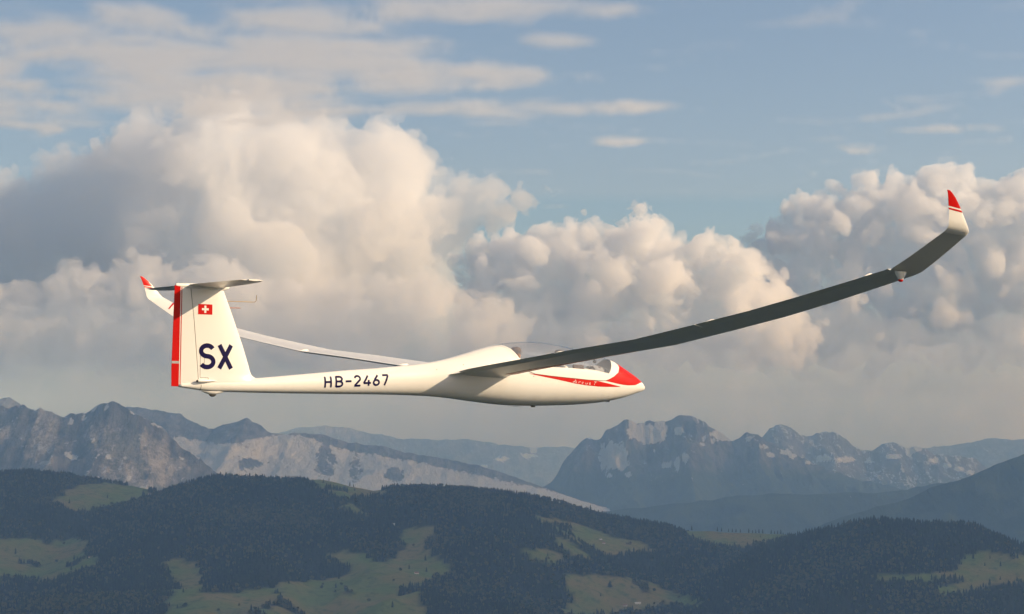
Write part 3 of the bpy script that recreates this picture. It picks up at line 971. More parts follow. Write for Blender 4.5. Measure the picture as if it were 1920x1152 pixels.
def high_layer():
    """thin sheet of high cloud: a shallow slab of vapour whose density breaks up in patches"""
    zb, zt = 7500., 7650.
    v, f = [], []
    box(v, f, -30000, 30000, 26000, 62000, zb, zt)
    m = bpy.data.materials.new('high cloud vapour'); m.use_nodes = True
    m.node_tree.nodes.clear(); t = NT(m.node_tree)
    pos = t.node('ShaderNodeNewGeometry').outputs['Position']
    sep = t.node('ShaderNodeSeparateXYZ'); t.put(sep.inputs[0], pos)
    x, y = sep.outputs[0], sep.outputs[1]
    cover = None
    zm = (zb + zt) / 2
    for (px, py, rx, ry, w_) in HIGH:
        Yc = zm * FPX / (EYE_ROW - py) ; Xc = (px - 960) / FPX * Yc
        rX = rx / FPX * Yc; rY = ry / FPX * Yc * Yc / zm
        a = t.math('MULTIPLY', t.math('SUBTRACT', x, Xc), 1 / rX); b = t.math('MULTIPLY', t.math('SUBTRACT', y, Yc), 1 / rY)
        d = t.math('ADD', t.math('MULTIPLY', a, a), t.math('MULTIPLY', b, b))
        g = t.math('MULTIPLY', t.ramp(d, 0.0, 2.0, 1, 0), w_)
        cover = g if cover is None else t.math('MAXIMUM', cover, g)
    mp = t.node('ShaderNodeMapping'); t.put(mp.inputs[0], pos); mp.inputs['Scale'].default_value = (.75, .8, .3); mp.inputs['Rotation'].default_value = (0, 0, .25)
    n = t.noise(mp.outputs[0], 1 / 1700., 9, .64, .8)
    s_ = t.math('ADD', t.math('SUBTRACT', cover, 1.0), t.math('MULTIPLY', t.math('SUBTRACT', n, .5), 3.6))
    dens = t.math('MULTIPLY', t.ramp(s_, -.78, .55), .0019)
    o = t.node('ShaderNodeOutputMaterial'); pv = t.node('ShaderNodeVolumePrincipled')
    t.put(pv.inputs['Density'], dens); pv.inputs['Color'].default_value = (1, 1, 1, 1); pv.inputs['Anisotropy'].default_value = .2
    t.l.new(pv.outputs[0], o.inputs['Volume'])
    m.cycles.volume_step_rate = .25
    tag(mesh_obj('high_cloud_layer', v, f, [m], smooth=False), 'thin torn layer of grey white high cloud across the top left of the sky', None, None, 'stuff')


HIGH = [(150, 75, 260, 55, 1.1), (420, 130, 330, 75, 1.25), (700, 125, 160, 60, 1.1), (250, 30, 90, 40, 1.1), (60, 210, 130, 30, 1.0), (560, 40, 160, 30, .9), (900, 10, 300, 22, .95),
        (930, 198, 330, 17, .95), (1060, 68, 80, 16, .85), (880, 140, 120, 28, .85), (1160, 262, 55, 10, .75), (1800, 240, 120, 8, .65), (1620, 275, 50, 9, .6), (450, 190, 300, 40, 1.0), (-150, 120, 200, 80, 1.1), (700, -60, 700, 50, 1.0)]
high_layer()


def side_layer(name, label, seed, n, dens, area, skip):
    """unseen broken cloud added outside the frame to shade the land and its haze"""
    r = np.random.default_rng(seed)
    m = cloud_matter('layer vapour', dens)
    pts, rad = [], []
    flat = .22
    for _ in range(n):
        x = r.uniform(area[0], area[1]); y = r.uniform(area[2], area[3])
        q = r.uniform(900, 1700)
        if math.hypot(x - 13800, y + 1150) < q + 450: continue       # the gap the glider is lit through
        if x - 1800 < .29 * y and y > 20000: continue                # stays outside the picture
        if y > 9000 and x - 1800 < .29 * y: continue
        if NB.fbm(np.array(x / 6000), np.array(y / 6000), 3) < -.22 or r.random() < skip: continue
        pts.append((x, y, (6900 + r.uniform(-150, 150)) / flat)); rad.append(q)
    me = bpy.data.meshes.new(name); me.from_pydata(pts, [], [])
    me.attributes.new('puff_radius', 'FLOAT', 'POINT').data.foreach_set('value', np.array(rad, np.float32))
    me.materials.append(m)
    o = bpy.data.objects.new(name, me); COL.objects.link(o); o.scale = (1, 1, flat)
    puff_body(o, m, 380., [(3000., 260.), (900., 90.)])
    tag(o, label, None, None, 'stuff')


side_layer('shade_cloud_layer', 'unseen grey cloud layer added overhead to dim the near hills', 9, 3000, .0016, (-14000, 22000, -30000, 11500), 0)  # added shade; reaches behind the camera to darken the glider's underside
side_layer('shade_cloud_layer', 'thinner unseen cloud added beyond the right edge to dapple the mountains', 10, 800, .0010, (4000, 24000, 13500, 40000), .45)  # added unseen cloud, thinned so some sun still reaches the peaks


def thin_veil():
    """almost clear sheet of ice haze under the blue"""
    v, f = [], []
    box(v, f, -32000, 32000, 27000, 63000, 7800, 8200)
    m = cloud_matter('ice veil', 4.2e-5)
    tag(mesh_obj('high_veil', v, f, [m], smooth=False), 'almost clear high veil that pales the blue sky', None, None, 'stuff')


thin_veil()

# ------------------------------------------------------------------ the glider
GYAW, GBANK = math.radians(37.5), math.radians(-1.1)
glider = empty('glider', (-1.00822, 30.0, 1.03050))
glider.rotation_euler = (Matrix.Rotation(GYAW, 4, 'Z') @ Matrix.Rotation(GBANK * -1.0, 4, 'X')).to_euler()
tag(glider, 'white two seat glider with red nose, dark blue fin letters and upswept wings', 'glider')

M_WHITE = paint('white gelcoat', (.87, .855, .82), .30, .12, vary=.004, scale=1.2, spec=.3)
M_RED = paint('red paint', (.60, .004, .003), .35, .05, vary=.03, spec=.15)
M_NAVY = paint('dark blue lettering', (.006, .004, .060), .5, 0, vary=.02, spec=.1)
M_BLACK = paint('black rubber', (.02, .02, .02), .7, 0)
M_GREY = paint('grey cockpit lining', (.42, .43, .45), .7, 0)
M_SEAT = paint('dark seat cushion', (.05, .055, .075), .9, 0)
M_PANEL = paint('dark brown panel', (.10, .05, .04), .6, 0)
M_BRASS = paint('brass probe tube', (.45, .30, .12), .35, 0, .6)
M_PROBE = paint('red probe tube', (.50, .12, .05), .4, 0)
M_SKIN = paint('skin', (.48, .27, .19), .6, 0)
M_HATW = paint('white cotton hat', (.78, .75, .68), .9, 0)
M_HATB = paint('brown cap', (.16, .10, .07), .9, 0)
M_HAIR = paint('dark hair', (.03, .022, .016), .8, 0)
M_SHIRT = paint('pale shirt', (.45, .47, .52), .9, 0)
M_SHIRT2 = paint('dark blue jacket', (.03, .04, .08), .9, 0)
M_TROU = paint('dark trousers', (.05, .05, .06), .9, 0)
M_GAP = paint('dark seam sealant', (.10, .095, .085), .8, 0)  # plain dark tone shared by seams, gaps and port dots


def glass_mat():
    m = bpy.data.materials.new('canopy glass'); m.use_nodes = True
    t = NT(m.node_tree); t.n.clear()
    o = t.node('ShaderNodeOutputMaterial')
    tr = t.node('ShaderNodeBsdfTransparent'); tr.inputs[0].default_value = (.93, .94, .95, 1)
    gl = t.node('ShaderNodeBsdfGlossy'); gl.inputs['Roughness'].default_value = .04
    df = t.node('ShaderNodeBsdfDiffuse'); df.inputs[0].default_value = (.7, .7, .7, 1)
    fr = t.node('ShaderNodeFresnel'); fr.inputs[0].default_value = 1.45
    a = t.node('ShaderNodeMixShader'); t.put(a.inputs[0], t.math('MULTIPLY', fr.outputs[0], .35)); t.l.new(tr.outputs[0], a.inputs[1]); t.l.new(gl.outputs[0], a.inputs[2])
    b = t.node('ShaderNodeMixShader'); b.inputs[0].default_value = .02; t.l.new(a.outputs[0], b.inputs[1]); t.l.new(df.outputs[0], b.inputs[2])
    t.l.new(b.outputs[0], o.inputs['Surface'])
    return m


M_GLASS = glass_mat()

# fuselage lines (metres; x forward, y to port, z up, x = 0 at the wing's trailing edge)
TOPL = [(4.068, -.118), (4.055, -.085), (4.03, -.058), (3.99, -.02), (3.853, .063), (3.734, .123), (3.558, .207), (3.382, .291), (3.2, .345), (3.035, .388), (2.837, .426), (2.637, .462), (2.356, .517), (2.13, .548), (1.912, .568), (1.7, .577),
        (1.477, .573), (1.25, .556), (1.008, .525), (.82, .484), (.631, .438), (.37, .365), (.117, .294), (-.13, .236), (-.386, .189), (-.68, .15), (-.978, .122), (-1.364, .084), (-1.933, .036), (-2.805, -.050), (-3.384, -.105), (-3.9, -.12), (-4.34, -.15), (-4.62, -.21)]
BOTL = [(4.068, -.118), (4.055, -.15), (4.03, -.166), (3.99, -.18), (3.856, -.213), (3.62, -.28), (3.39, -.328), (3.1, -.372), (2.817, -.399), (2.5, -.42), (2.146, -.434), (1.7, -.446), (1.277, -.447), (.98, -.434), (.696, -.412), (.4, -.384), (.128, -.356), (-.12, -.334), (-.377, -.320),
        (-.8, -.311), (-1.357, -.309), (-2.8, -.316), (-3.5, -.315), (-3.902, -.312), (-4.1, -.312), (-4.3, -.295), (-4.498, -.267), (-4.62, -.255)]
WIDL = [(4.068, 0), (4.055, .032), (4.03, .052), (3.99, .075), (3.85, .125), (3.7, .165), (3.5, .208), (3.3, .242), (3.0, .283), (2.7, .312), (2.4, .332), (2.0, .345), (1.6, .348), (1.2, .340), (.9, .325), (.6, .298), (.3, .262), (0, .225), (-.35, .190),
        (-.7, .168), (-1.2, .150), (-2.0, .130), (-2.8, .113), (-3.5, .094), (-3.9, .082), (-4.2, .062), (-4.45, .045), (-4.62, .034)]


def smooth_line(P):
    P = sorted(P); x = np.array([p[0] for p in P]); y = np.array([p[1] for p in P])
    xx = np.linspace(x[0], x[-1], 1800)
    yy = np.interp(xx, x, y)
    k = np.hanning(61); k /= k.sum()
    # smooth, tapering to no smoothing at the ends so the nose keeps its roundness
    pad = np.pad(yy, 30, mode='reflect', reflect_type='odd')
    ys_ = np.convolve(pad, k, 'valid')
    w = np.clip((xx[-1] - xx) / .35, 0, 1) * np.clip((xx - xx[0]) / .1, 0, 1)
    return xx, yy * (1 - w) + ys_ * w


_tx, _tz = smooth_line(TOPL); _bx, _bz = smooth_line(BOTL); _wx, _wy = smooth_line(WIDL)
f_top = lambda x: float(np.interp(x, _tx, _tz))
f_bot = lambda x: float(np.interp(x, _bx, _bz))
f_wid = lambda x: float(np.interp(x, _wx, _wy))


def f_mid(x):
    # height of the widest point: mid-height of the lower shell, not of the raised canopy
    t, b = f_top(x), f_bot(x)
    k = np.interp(x, [-4.7, -.8, .6, 1.6, 3.0, 4.07], [.5, .5, .40, .37, .40, .5])
    return b + (t - b) * k


def surf(x, a, off=0.):
    """point on the hull at station x and angle a (0 = starboard side, +pi/2 = top, pi = port, -pi/2 = belly)"""
    w, t, b, m = f_wid(x), f_top(x), f_bot(x), f_mid(x)
    c, s = math.cos(a), math.sin(a)
    e = np.interp(x, [0, 1.0, 3.2, 3.9], [1, .88, .88, 1]) if s > 0 else .92
    y = -math.copysign(abs(c) ** e, c) * (w + off)
    z = m + (t - m + off) * abs(s) ** e if s > 0 else m - (m - b + off) * abs(s) ** e
    return (x, y, z)


def ang_of_z(x, z):
    t, b, m = f_top(x), f_bot(x), f_mid(x)
    if z >= m:
        e = np.interp(x, [0, 1.0, 3.2, 3.9], [1, .88, .88, 1])
        return math.asin(min(1, max(0, (z - m) / max(t - m, 1e-4)) ** (1 / e)))
    return -math.asin(min(1, max(0, (m - z) / max(m - b, 1e-4)) ** (1 / .92)))


def hull_pt(x, z, side=-1, off=.002):
    p = surf(x, ang_of_z(x, z), off)
    return (p[0], p[1] if side < 0 else -p[1], p[2])


# canopy outline: sill of the clear part, seen from the side
SILL = [(1.20, .262), (1.35, .205), (1.55, .168), (1.873, .160), (2.2, .155), (2.536, .140), (2.85, .115), (3.103, .080), (3.20, .075)]
SILL_LO = [(1.10, .235), (1.30, .110), (1.466, .062), (1.8, .035), (2.119, .016), (2.563, -.009), (2.85, -.018), (2.99, -.016), (3.12, .03), (3.2, .07)]
sill = lambda x: float(np.interp(x, [p[0] for p in SILL], [p[1] for p in SILL]))


def glass_bounds(fr):
    """first and last station of the clear canopy at height fraction fr (0 sill, 1 top)"""
    xr = np.interp(fr, [0, .3, .6, 1], [1.20, 1.11, 1.01, .90])
    xf = np.interp(fr, [0, .12, .3, .6, 1], [3.08, 3.14, 3.19, 3.24, 3.27])
    return xr, xf


def glass_point(s, fr, off=0., side=-1):
    xr, xf = glass_bounds(fr)
    x = xr + (xf - xr) * s
    a0 = ang_of_z(x, sill(x))
    a = a0 + (math.pi / 2 - a0) * fr
    p = surf(x, a, off)
    return (p[0], p[1] if side < 0 else -p[1], p[2])


def grid_faces(nu, nv, close_v=False):
    f = []
    for i in range(nu - 1):
        for j in range(nv - (0 if close_v else 1)):
            k = (j + 1) % nv
            f.append((i * nv + j, i * nv + k, (i + 1) * nv + k, (i + 1) * nv + j))
    return f


# hull skin with the canopy cut out
NA_ = 96
sx = np.concatenate([np.linspace(-4.62, 1.0, 150), np.linspace(1.0, 3.4, 150)[1:], 3.4 + .668 * np.sin(np.linspace(0, math.pi / 2, 44))[1:]])
V = [surf(x, -math.pi / 2 + 2 * math.pi * j / NA_) for x in sx for j in range(NA_)]
Fh = []
for q in grid_faces(len(sx), NA_, True):
    c = np.mean([V[i] for i in q], 0)
    x = c[0]; drop = False
    if .88 < x < 3.3 and c[2] > sill(x) - .01:
        a = ang_of_z(x, c[2]); a0 = ang_of_z(x, sill(x))
        fr = (a - a0) / (math.pi / 2 - a0)
        if fr > .02:
            xr, xf = glass_bounds(min(fr, 1))
            drop = xr + .015 < x < xf - .015
    if not drop: Fh.append(q)
b = len(V); V.append((4.0685, 0, -.118))
n0 = (len(sx) - 1) * NA_
Fh += [(n0 + j, n0 + (j + 1) % NA_, b) for j in range(NA_)]
b = len(V); V.append((-4.62, 0, -.23)); Fh += [((j + 1) % NA_, j, b) for j in range(NA_)]
fus = mesh_obj('fuselage', V, [f[::-1] for f in Fh], [M_WHITE], glider)

# clear canopy (one continuous bubble) and its white frame
ns, nf = 60, 18
V, Fc = [], []
rows = [(fr, -1) for fr in np.linspace(0, 1, nf)] + [(fr, 1) for fr in np.linspace(1, 0, nf)[1:]]
for s_ in np.linspace(0, 1, ns):
    for fr, side in rows: V.append(glass_point(s_, fr, .001, side))
canopy = mesh_obj('canopy', V, grid_faces(ns, len(rows)), [M_GLASS], glider)


def ribbon(name, A, B, mat, parent, off=.0, label=None, nmid=5):
    """strip between two rows of points on the hull given as (x, z, side)"""
    V = []
    for (xa, za, sa), (xb, zb, sb) in zip(A, B):
        for t in np.linspace(0, 1, nmid):
            V.append(hull_pt(xa + (xb - xa) * t, za + (zb - za) * t, sa, off))
    o = mesh_obj(name, V, grid_faces(len(A), nmid), [mat], parent)
    if label: o['label'] = label
    return o


# frame: lower rail, rear arch, front arch
for side in (-1, 1):
    xs_ = np.linspace(1.14, 3.15, 60)
    lo = np.interp(xs_, [p[0] for p in SILL_LO], [p[1] for p in SILL_LO])
    V = []
    for x, zl in zip(xs_, lo):
        for t in np.linspace(0, 1, 6): V.append(hull_pt(x, zl + (sill(x) + .012 - zl) * t, side, .0035))
    mesh_obj('canopy_frame', V, grid_faces(60, 6), [M_WHITE], canopy)
    # seam under the rail
    V = []
    for x, zl in zip(xs_, lo):
        for t in (0, 1): V.append(hull_pt(x, zl - .002 - .006 * t, side, .0042))
    mesh_obj('canopy_seam', V, grid_faces(60, 2), [M_GAP], canopy)
for nm, s0, w_ in (('canopy_rear_arch', 0, .03), ('canopy_front_arch', 1, .10)):
    V = []
    for fr, side in rows:
        xr, xf = glass_bounds(fr)
        x = xr if s0 == 0 else xf
        for t in np.linspace(-.3, 1, 5):
            xx = x + (-w_ * t if s0 == 0 else w_ * t)
            a0 = ang_of_z(x, sill(x)); a = a0 + (math.pi / 2 - a0) * fr
            p = surf(xx, a, .0045); V.append((p[0], p[1] if side < 0 else -p[1], p[2]))
    mesh_obj(nm, V, grid_faces(len(rows), 5), [M_WHITE], canopy)

# red nose cap, wrapped over the top
V = []
nosex = np.linspace(0, 1, 40)
for s_ in nosex:
    for k in np.linspace(-1, 1, 41):
        u_ = abs(k)                                   # 0 at the top centre line, 1 at the lower edge
        # rear edge follows the front arch and runs back to a point low down; front edge near the nose tip
        xr = np.interp(u_, [0, .45, .7, .85, .94, 1.0], [3.39, 3.375, 3.305, 3.19, 3.09, 2.93])
        xf = np.interp(u_, [0, .3, .6, .8, .92, 1.0], [4.012, 4.00, 3.985, 3.96, 3.90, 3.74])
        x = xr + (xf - xr) * s_
        zl = np.interp(x, [2.9, 3.10, 3.258, 3.40, 3.548, 3.723, 3.84, 3.9, 4.02], [-.016, -.040, -.062, -.078, -.085, -.078, -.06, -.045, -.04])
        a0 = ang_of_z(x, zl)
        p = surf(x, math.pi / 2 + (a0 - math.pi / 2) * u_, .0025)
        V.append((p[0], p[1] if k < 0 else -p[1], p[2]))
o = mesh_obj('nose_paint', V, grid_faces(40, 41), [M_RED], fus); o['label'] = 'red nose cap'
# red flashes along the sides
for side in (-1, 1):
    xs_ = np.linspace(1.36, 3.34, 80)
    up = np.interp(xs_, [1.36, 1.6, 1.867, 2.307, 2.6, 2.8, 3.0, 3.15, 3.34], [.062, .044, .026, .000, -.014, -.028, -.058, -.080, -.110])
    dn = np.interp(xs_, [1.36, 1.65, 1.9, 2.087, 2.3, 2.531, 2.8, 2.983, 3.34], [.058, .014, -.020, -.048, -.080, -.103, -.118, -.120, -.114])
    A = [(x, z, side) for x, z in zip(xs_, up)]; B = [(x, z, side) for x, z in zip(xs_, dn)]
    ribbon('side_flash', A, B, M_RED, fus, .0025, 'tapering red flash below the canopy')


# joint ring ahead of the rudder foot, static port dots, hatch line behind the canopy
V = [surf(-4.30 + dx, a, .0016) for a in np.linspace(-math.pi * .5, math.pi * .02, 16) for dx in (-.003, .003)]
mesh_obj('joint_line', V, grid_faces(16, 2), [M_GAP], fus)
for x, z in ((.17, .17), (-.31, .085), (1.44, .02)):
    c_ = hull_pt(x, z, -1, .003)
    V = [hull_pt(x + .007 * math.cos(k * math.pi / 5), z + .007 * math.sin(k * math.pi / 5), -1, .003) for k in range(10)]
    mesh_obj('static_port', V, [tuple(range(10))], [M_GAP], fus, smooth=False)

# ---- lettering: flat strokes laid on the skin
def arc(cx, cy, rx, ry, a0, a1, n=14):
    return [(cx + rx * math.cos(math.radians(a0 + (a1 - a0) * i / n)), cy + ry * math.sin(math.radians(a0 + (a1 - a0) * i / n))) for i in range(n + 1)]


GL = {   # strokes in a 1 x 1 box (x right, y up)
    'H': [[(.10, 0), (.10, 1)], [(.90, 0), (.90, 1)], [(.10, .5), (.90, .5)]],
    'B': [[(.12, 0), (.12, 1)], [(.12, .95), (.5, .95)] + arc(.5, .735, .36, .215, 90, -90) + [(.12, .52)], [(.5, .52)] + arc(.5, .285, .40, .235, 90, -90) + [(.12, .05)]],
    '-': [[(.02, .5), (.98, .5)]],
    '2': [arc(.5, .70, .38, .26, 165, -20) + [(.12, .06)], [(.10, .055), (.92, .055)]],
    '4': [[(.62, .97), (.08, .27)], [(.06, .27), (.97, .27)], [(.70, 0), (.70, .55)]],
    '6': [arc(.5, .285, .38, .24, 90, -270, 26), [(.72, .97), (.30, .60)] + arc(.5, .285, .38, .24, 130, 200, 6)],
    '7': [[(.06, .945), (.94, .945)], [(.92, .93), (.36, 0)]],
    'S': [arc(.5, .73, .38, .225, 25, 270, 20) + arc(.5, .275, .40, .23, 90, -150, 20)],
    'X': [[(.08, 0), (.92, 1)], [(.92, 0), (.08, 1)]],
    'A': [[(.0, -.05), (.45, 1)], [(.45, 1), (.80, .0)], [(-.1, .35), (.85, .30)]],
    'r': [[(.2, .55), (.2, 0)], [(.2, .35), (.5, .55), (.85, .52)]],
    'c': [arc(.5, .26, .36, .26, 50, 310, 12)],
    'u': [[(.15, .52), (.2, .1), (.5, 0), (.8, .2), (.82, .52)], [(.82, .52), (.85, 0)]],
    's': [arc(.5, .40, .28, .13, 30, 250, 8) + arc(.5, .13, .28, .14, 80, -150, 8)],
    'T': [[(.0, .95), (1.1, 1.0)], [(.55, .97), (.35, 0)]],
}


def stroke_quads(path, w, sx_, sy_, thin=1.):
    """constant-width band along a path; returns vertices in scaled units and faces, finely divided"""
    P = []
    for (a, b_), (c, d) in zip(path[:-1], path[1:]):
        a, c, b_, d = a * sx_, c * sx_, b_ * sy_, d * sy_
        n = max(1, int(math.hypot(c - a, d - b_) / .02))
        for i in range(n): P.append((a + (c - a) * i / n, b_ + (d - b_) * i / n))
    P.append((path[-1][0] * sx_, path[-1][1] * sy_))
    P = np.array(P)
    T = np.gradient(P, axis=0); T /= np.linalg.norm(T, axis=1)[:, None] + 1e-9
    Nn = np.stack([-T[:, 1], T[:, 0]], -1)
    V = []
    for p, n_ in zip(P, Nn):
        for t in (-.5, 0, .5): V.append(p + n_ * w * t)
    return V, grid_faces(len(P), 3)


def lettering(text, x0, z0, h, adv, gw, w, project, mat, parent, slope=0., label=None, name='letter', skew=0., name_off=False):
    """text runs forward (+x) on the starboard side"""
    for i, ch in enumerate(text):
        if ch == ' ': continue
        V, Fq = [], []
        for k, path in enumerate(GL[ch]):
            v, f_ = stroke_quads(path, w, gw[i] if isinstance(gw, (list, tuple)) else gw, h)
            b = len(V)
            V += [(q[0], q[1], k) for q in v]; Fq += [tuple(b + i_ for i_ in q) for q in f_]
        xo = x0 + (adv[i] if isinstance(adv, (list, tuple)) else adv * i)
        W = []
        for q in V:
            x = xo + q[0] + skew * q[1]; z = z0 + q[1] + slope * (x - x0)
            W.append(project(x, z, (.0050 if name_off else .0022) + .0004 * q[2]))
        o = mesh_obj(name, W, Fq, [mat], parent, smooth=False)
        o['label'] = (label or 'dark blue') + ' ' + ('hyphen' if ch == '-' else 'character ' + ch)


hp = lambda x, z, off: hull_pt(x, z, -1, off)
lettering('HB-2467', -2.300, -.222, .158, [0, .185, .36, .505, .665, .835, 1.0], [.125, .135, .105, .125, .14, .125, .115], .030, hp, M_NAVY, fus, slope=.052)
lettering('Arcus T', 2.245, -.070, .055, [0, .105, .18, .255, .335, 0, .445], [.085, .06, .055, .065, .055, 0, .06], .0058, hp, M_WHITE, fus, slope=-.055, label='white script', skew=.35, name_off=True)

# ---- fin and rudder
def foil(n=22, camber=.0, t=.12, x0=0., x1=1.):
    """closed aerofoil outline from the trailing edge over the top to the leading edge and back, chord fractions x0..x1"""
    def yt(x): return 5 * t * (.2969 * math.sqrt(x) - .1260 * x - .3516 * x * x + .2843 * x ** 3 - .1036 * x ** 4)
    def yc(x): return camber * (4 * x * (1 - x))
    be = [x0 + (x1 - x0) * .5 * (1 + math.cos(math.pi * i / n)) for i in range(n + 1)]
    up = [(x, yc(x) + yt(x) + .0006) for x in be]
    lo = [(x, yc(x) - yt(x) - .0006) for x in be[::-1]]
    return up + (lo[1:] if x0 == 0 else lo)


def skin(name, secs, mat, parent, caps=True, sharp=35, label=None):
    V = [p for s_ in secs for p in s_]; nv = len(secs[0])
    f = grid_faces(len(secs), nv, True)
    if caps: f += [tuple(range(nv))[::-1], tuple(range((len(secs) - 1) * nv, len(secs) * nv))]
    o = mesh_obj(name, V, f, [mat], parent, sharp=sharp)
    bm = bmesh.new(); bm.from_mesh(o.data); bmesh.ops.recalc_face_normals(bm, faces=bm.faces); bm.to_mesh(o.data); bm.free()
    o.data.polygons.foreach_set('use_smooth', [True] * len(o.data.polygons))
    if sharp: o.data.set_sharp_from_angle(angle=math.radians(sharp))
    if label: o['label'] = label
    return o


FLE = [(-.30, -3.20), (-.16, -3.25), (-.115, -3.375), (-.085, -3.435), (-.057, -3.466), (0, -3.492), (.065, -3.511), (.369, -3.622), (.746, -3.777), (1.008, -3.888), (1.155, -3.955)]
FTE = [(-.30, -4.732), (-.24, -4.734), (0, -4.74), (1.16, -4.715), (1.2, -4.715)]
fle = lambda z: float(np.interp(z, [a for a, _ in FLE], [b_ for _, b_ in FLE]))
fte = lambda z: float(np.interp(z, [a for a, _ in FTE], [b_ for _, b_ in FTE]))
fhg = lambda z: float(np.interp(z, [-.3, -.106, .247, .698, 1.11, 1.16], [-4.335, -4.341, -4.374, -4.418, -4.472, -4.478]))


def fin_sec(z, xa, xb, t=.105):
    """section of the fin at height z between two stations"""
    le, te = fle(z), fte(z); c = le - te
    q0, q1 = (le - xa) / c, (le - xb) / c
    return [(le - x * c, -y * c, z) for x, y in foil(20, 0, t, q0, q1)]


def fin_pt(x, z, off, side=-1):
    le, te = fle(z), fte(z); c = le - te
    q = min(max((le - x) / c, 0.0), 1); t = .105
    y = 5 * t * (.2969 * math.sqrt(q) - .1260 * q - .3516 * q * q + .2843 * q ** 3 - .1036 * q ** 4) * c + .0006 * c + off
    return (x, y * side, z)


zs = list(np.linspace(-.22, -.05, 9)) + list(np.linspace(0, 1.165, 14))
fin = skin('fin', [fin_sec(z, fle(z), fhg(z) + .004) for z in zs], M_WHITE, glider)
zr = np.linspace(-.245, 1.155, 16)
rud = skin('rudder', [fin_sec(z, fhg(z) - .006, fte(z)) for z in zr], M_WHITE, glider)
skin('rudder_gap', [[(fhg(z) + .008, .022, z), (fhg(z) + .008, -.022, z), (fhg(z) - .012, -.022, z), (fhg(z) - .012, .022, z)] for z in zr], M_GAP, fin)
for z0_, z1_, c_ in ((-.245, .075, M_RED), (.075, .11, M_GREY), (.11, 1.175, M_RED)):
    zz = np.linspace(z0_, z1_, 10)
    skin('rudder_edge', [[(xx, yy * 1.0, z) for xx, yy, z in [(fin_pt(-4.632, z, .0025, -1)), (fin_pt(-4.632, z, .0025, 1)), (fte(z) - .004, .004, z), (fte(z) - .004, -.004, z)]] for z in zz], c_, rud,
         label='red trailing edge strip' if c_ is M_RED else 'grey gap in the red strip')
# access panel seams on the fin
for pts in ([(-4.315, .30), (-4.315, -.115), (-4.19, -.115)], [(-4.255, .18), (-4.255, -.0)], [(-4.19, -.115), (-4.19, -.15)]):
    V = []
    for (xa, za), (xb, zb) in zip(pts[:-1], pts[1:]):
        nrm = Vector((-(zb - za), 0, xb - xa)).normalized() * .0022
        b_ = len(V)
        for t in np.linspace(0, 1, 8):
            x, z = xa + (xb - xa) * t, za + (zb - za) * t
            V += [fin_pt(x + nrm.x, z + nrm.z, .0016), fin_pt(x - nrm.x, z - nrm.z, .0016)]
    f = []
    for s_ in range(len(pts) - 1):
        f += [tuple(s_ * 16 + i for i in q) for q in grid_faces(8, 2)]
    mesh_obj('access_panel_seam', V, f, [M_GAP], fin, smooth=False)
fp = lambda x, z, off: fin_pt(x, z, off)
lettering('SX', -4.335, .020, .335, [0, .295], [.245, .225], .066, fp, M_NAVY, fin)
# flag: red field and white cross
V = [fin_pt(x, z, .0022) for x in np.linspace(-4.362, -4.142, 8) for z in np.linspace(.779, .925, 5)]
mesh_obj('flag', V, grid_faces(8, 5), [M_RED], fin)['label'] = 'red flag with a white cross'
fl = bpy.data.objects['flag']
for (xa, xb, za, zb, oo) in ((-4.305, -4.200, .838, .868, .0030), (-4.268, -4.237, .801, .905, .0034)):
    V = [fin_pt(x, z, oo) for x in np.linspace(xa, xb, 4) for z in np.linspace(za, zb, 4)]
    mesh_obj('flag_cross', V, grid_faces(4, 4), [M_WHITE], fin)
# thin white line ahead of the red rudder strip
V = [fin_pt(x, z, .0018) for z in np.linspace(-.24, 1.15, 12) for x in (-4.618, -4.606)]
mesh_obj('rudder_pinstripe', V, grid_faces(12, 2), [M_RED], rud)


def rod(name, pts, r, mat, parent, n=10):
    V, f = [], []
    P = [Vector(p) for p in pts]
    for i, p in enumerate(P):
        t = (P[min(i + 1, len(P) - 1)] - P[max(i - 1, 0)]).normalized()
        a = t.orthogonal().normalized(); b_ = t.cross(a)
        rr = r[i] if isinstance(r, (list, tuple)) else r
        for k in range(n):
            q = 2 * math.pi * k / n
            V.append(p + a * rr * math.cos(q) + b_ * rr * math.sin(q))
    f = grid_faces(len(P), n, True) + [tuple(range(n))[::-1], tuple(range((len(P) - 1) * n, len(P) * n))]
    return mesh_obj(name, V, f, [mat], parent, sharp=50)


rod('air_probe', [(-3.92, 0, .985), (-3.6, 0, .99), (-3.44, 0, .992), (-3.415, 0, 1.0), (-3.405, 0, 1.02), (-3.398, 0, 1.095)], .0048, M_BRASS, fin)
rod('short_probe', [(-3.86, 0, .892), (-3.665, 0, .896)], .0052, M_PROBE, fin)
rod('cable_fairing', [(-4.372, -.085, -.165), (-4.365, -.085, -.164), (-4.32, -.083, -.163), (-4.22, -.075, -.160), (-4.10, -.066, -.157), (-4.05, -.062, -.156)], [.020, .022, .024, .021, .010, .002], M_WHITE, fus, 14)
rod('cable_fairing_end', [(-4.392, -.085, -.166), (-4.37, -.085, -.1655)], [.012, .017], M_BLACK, fus, 14)
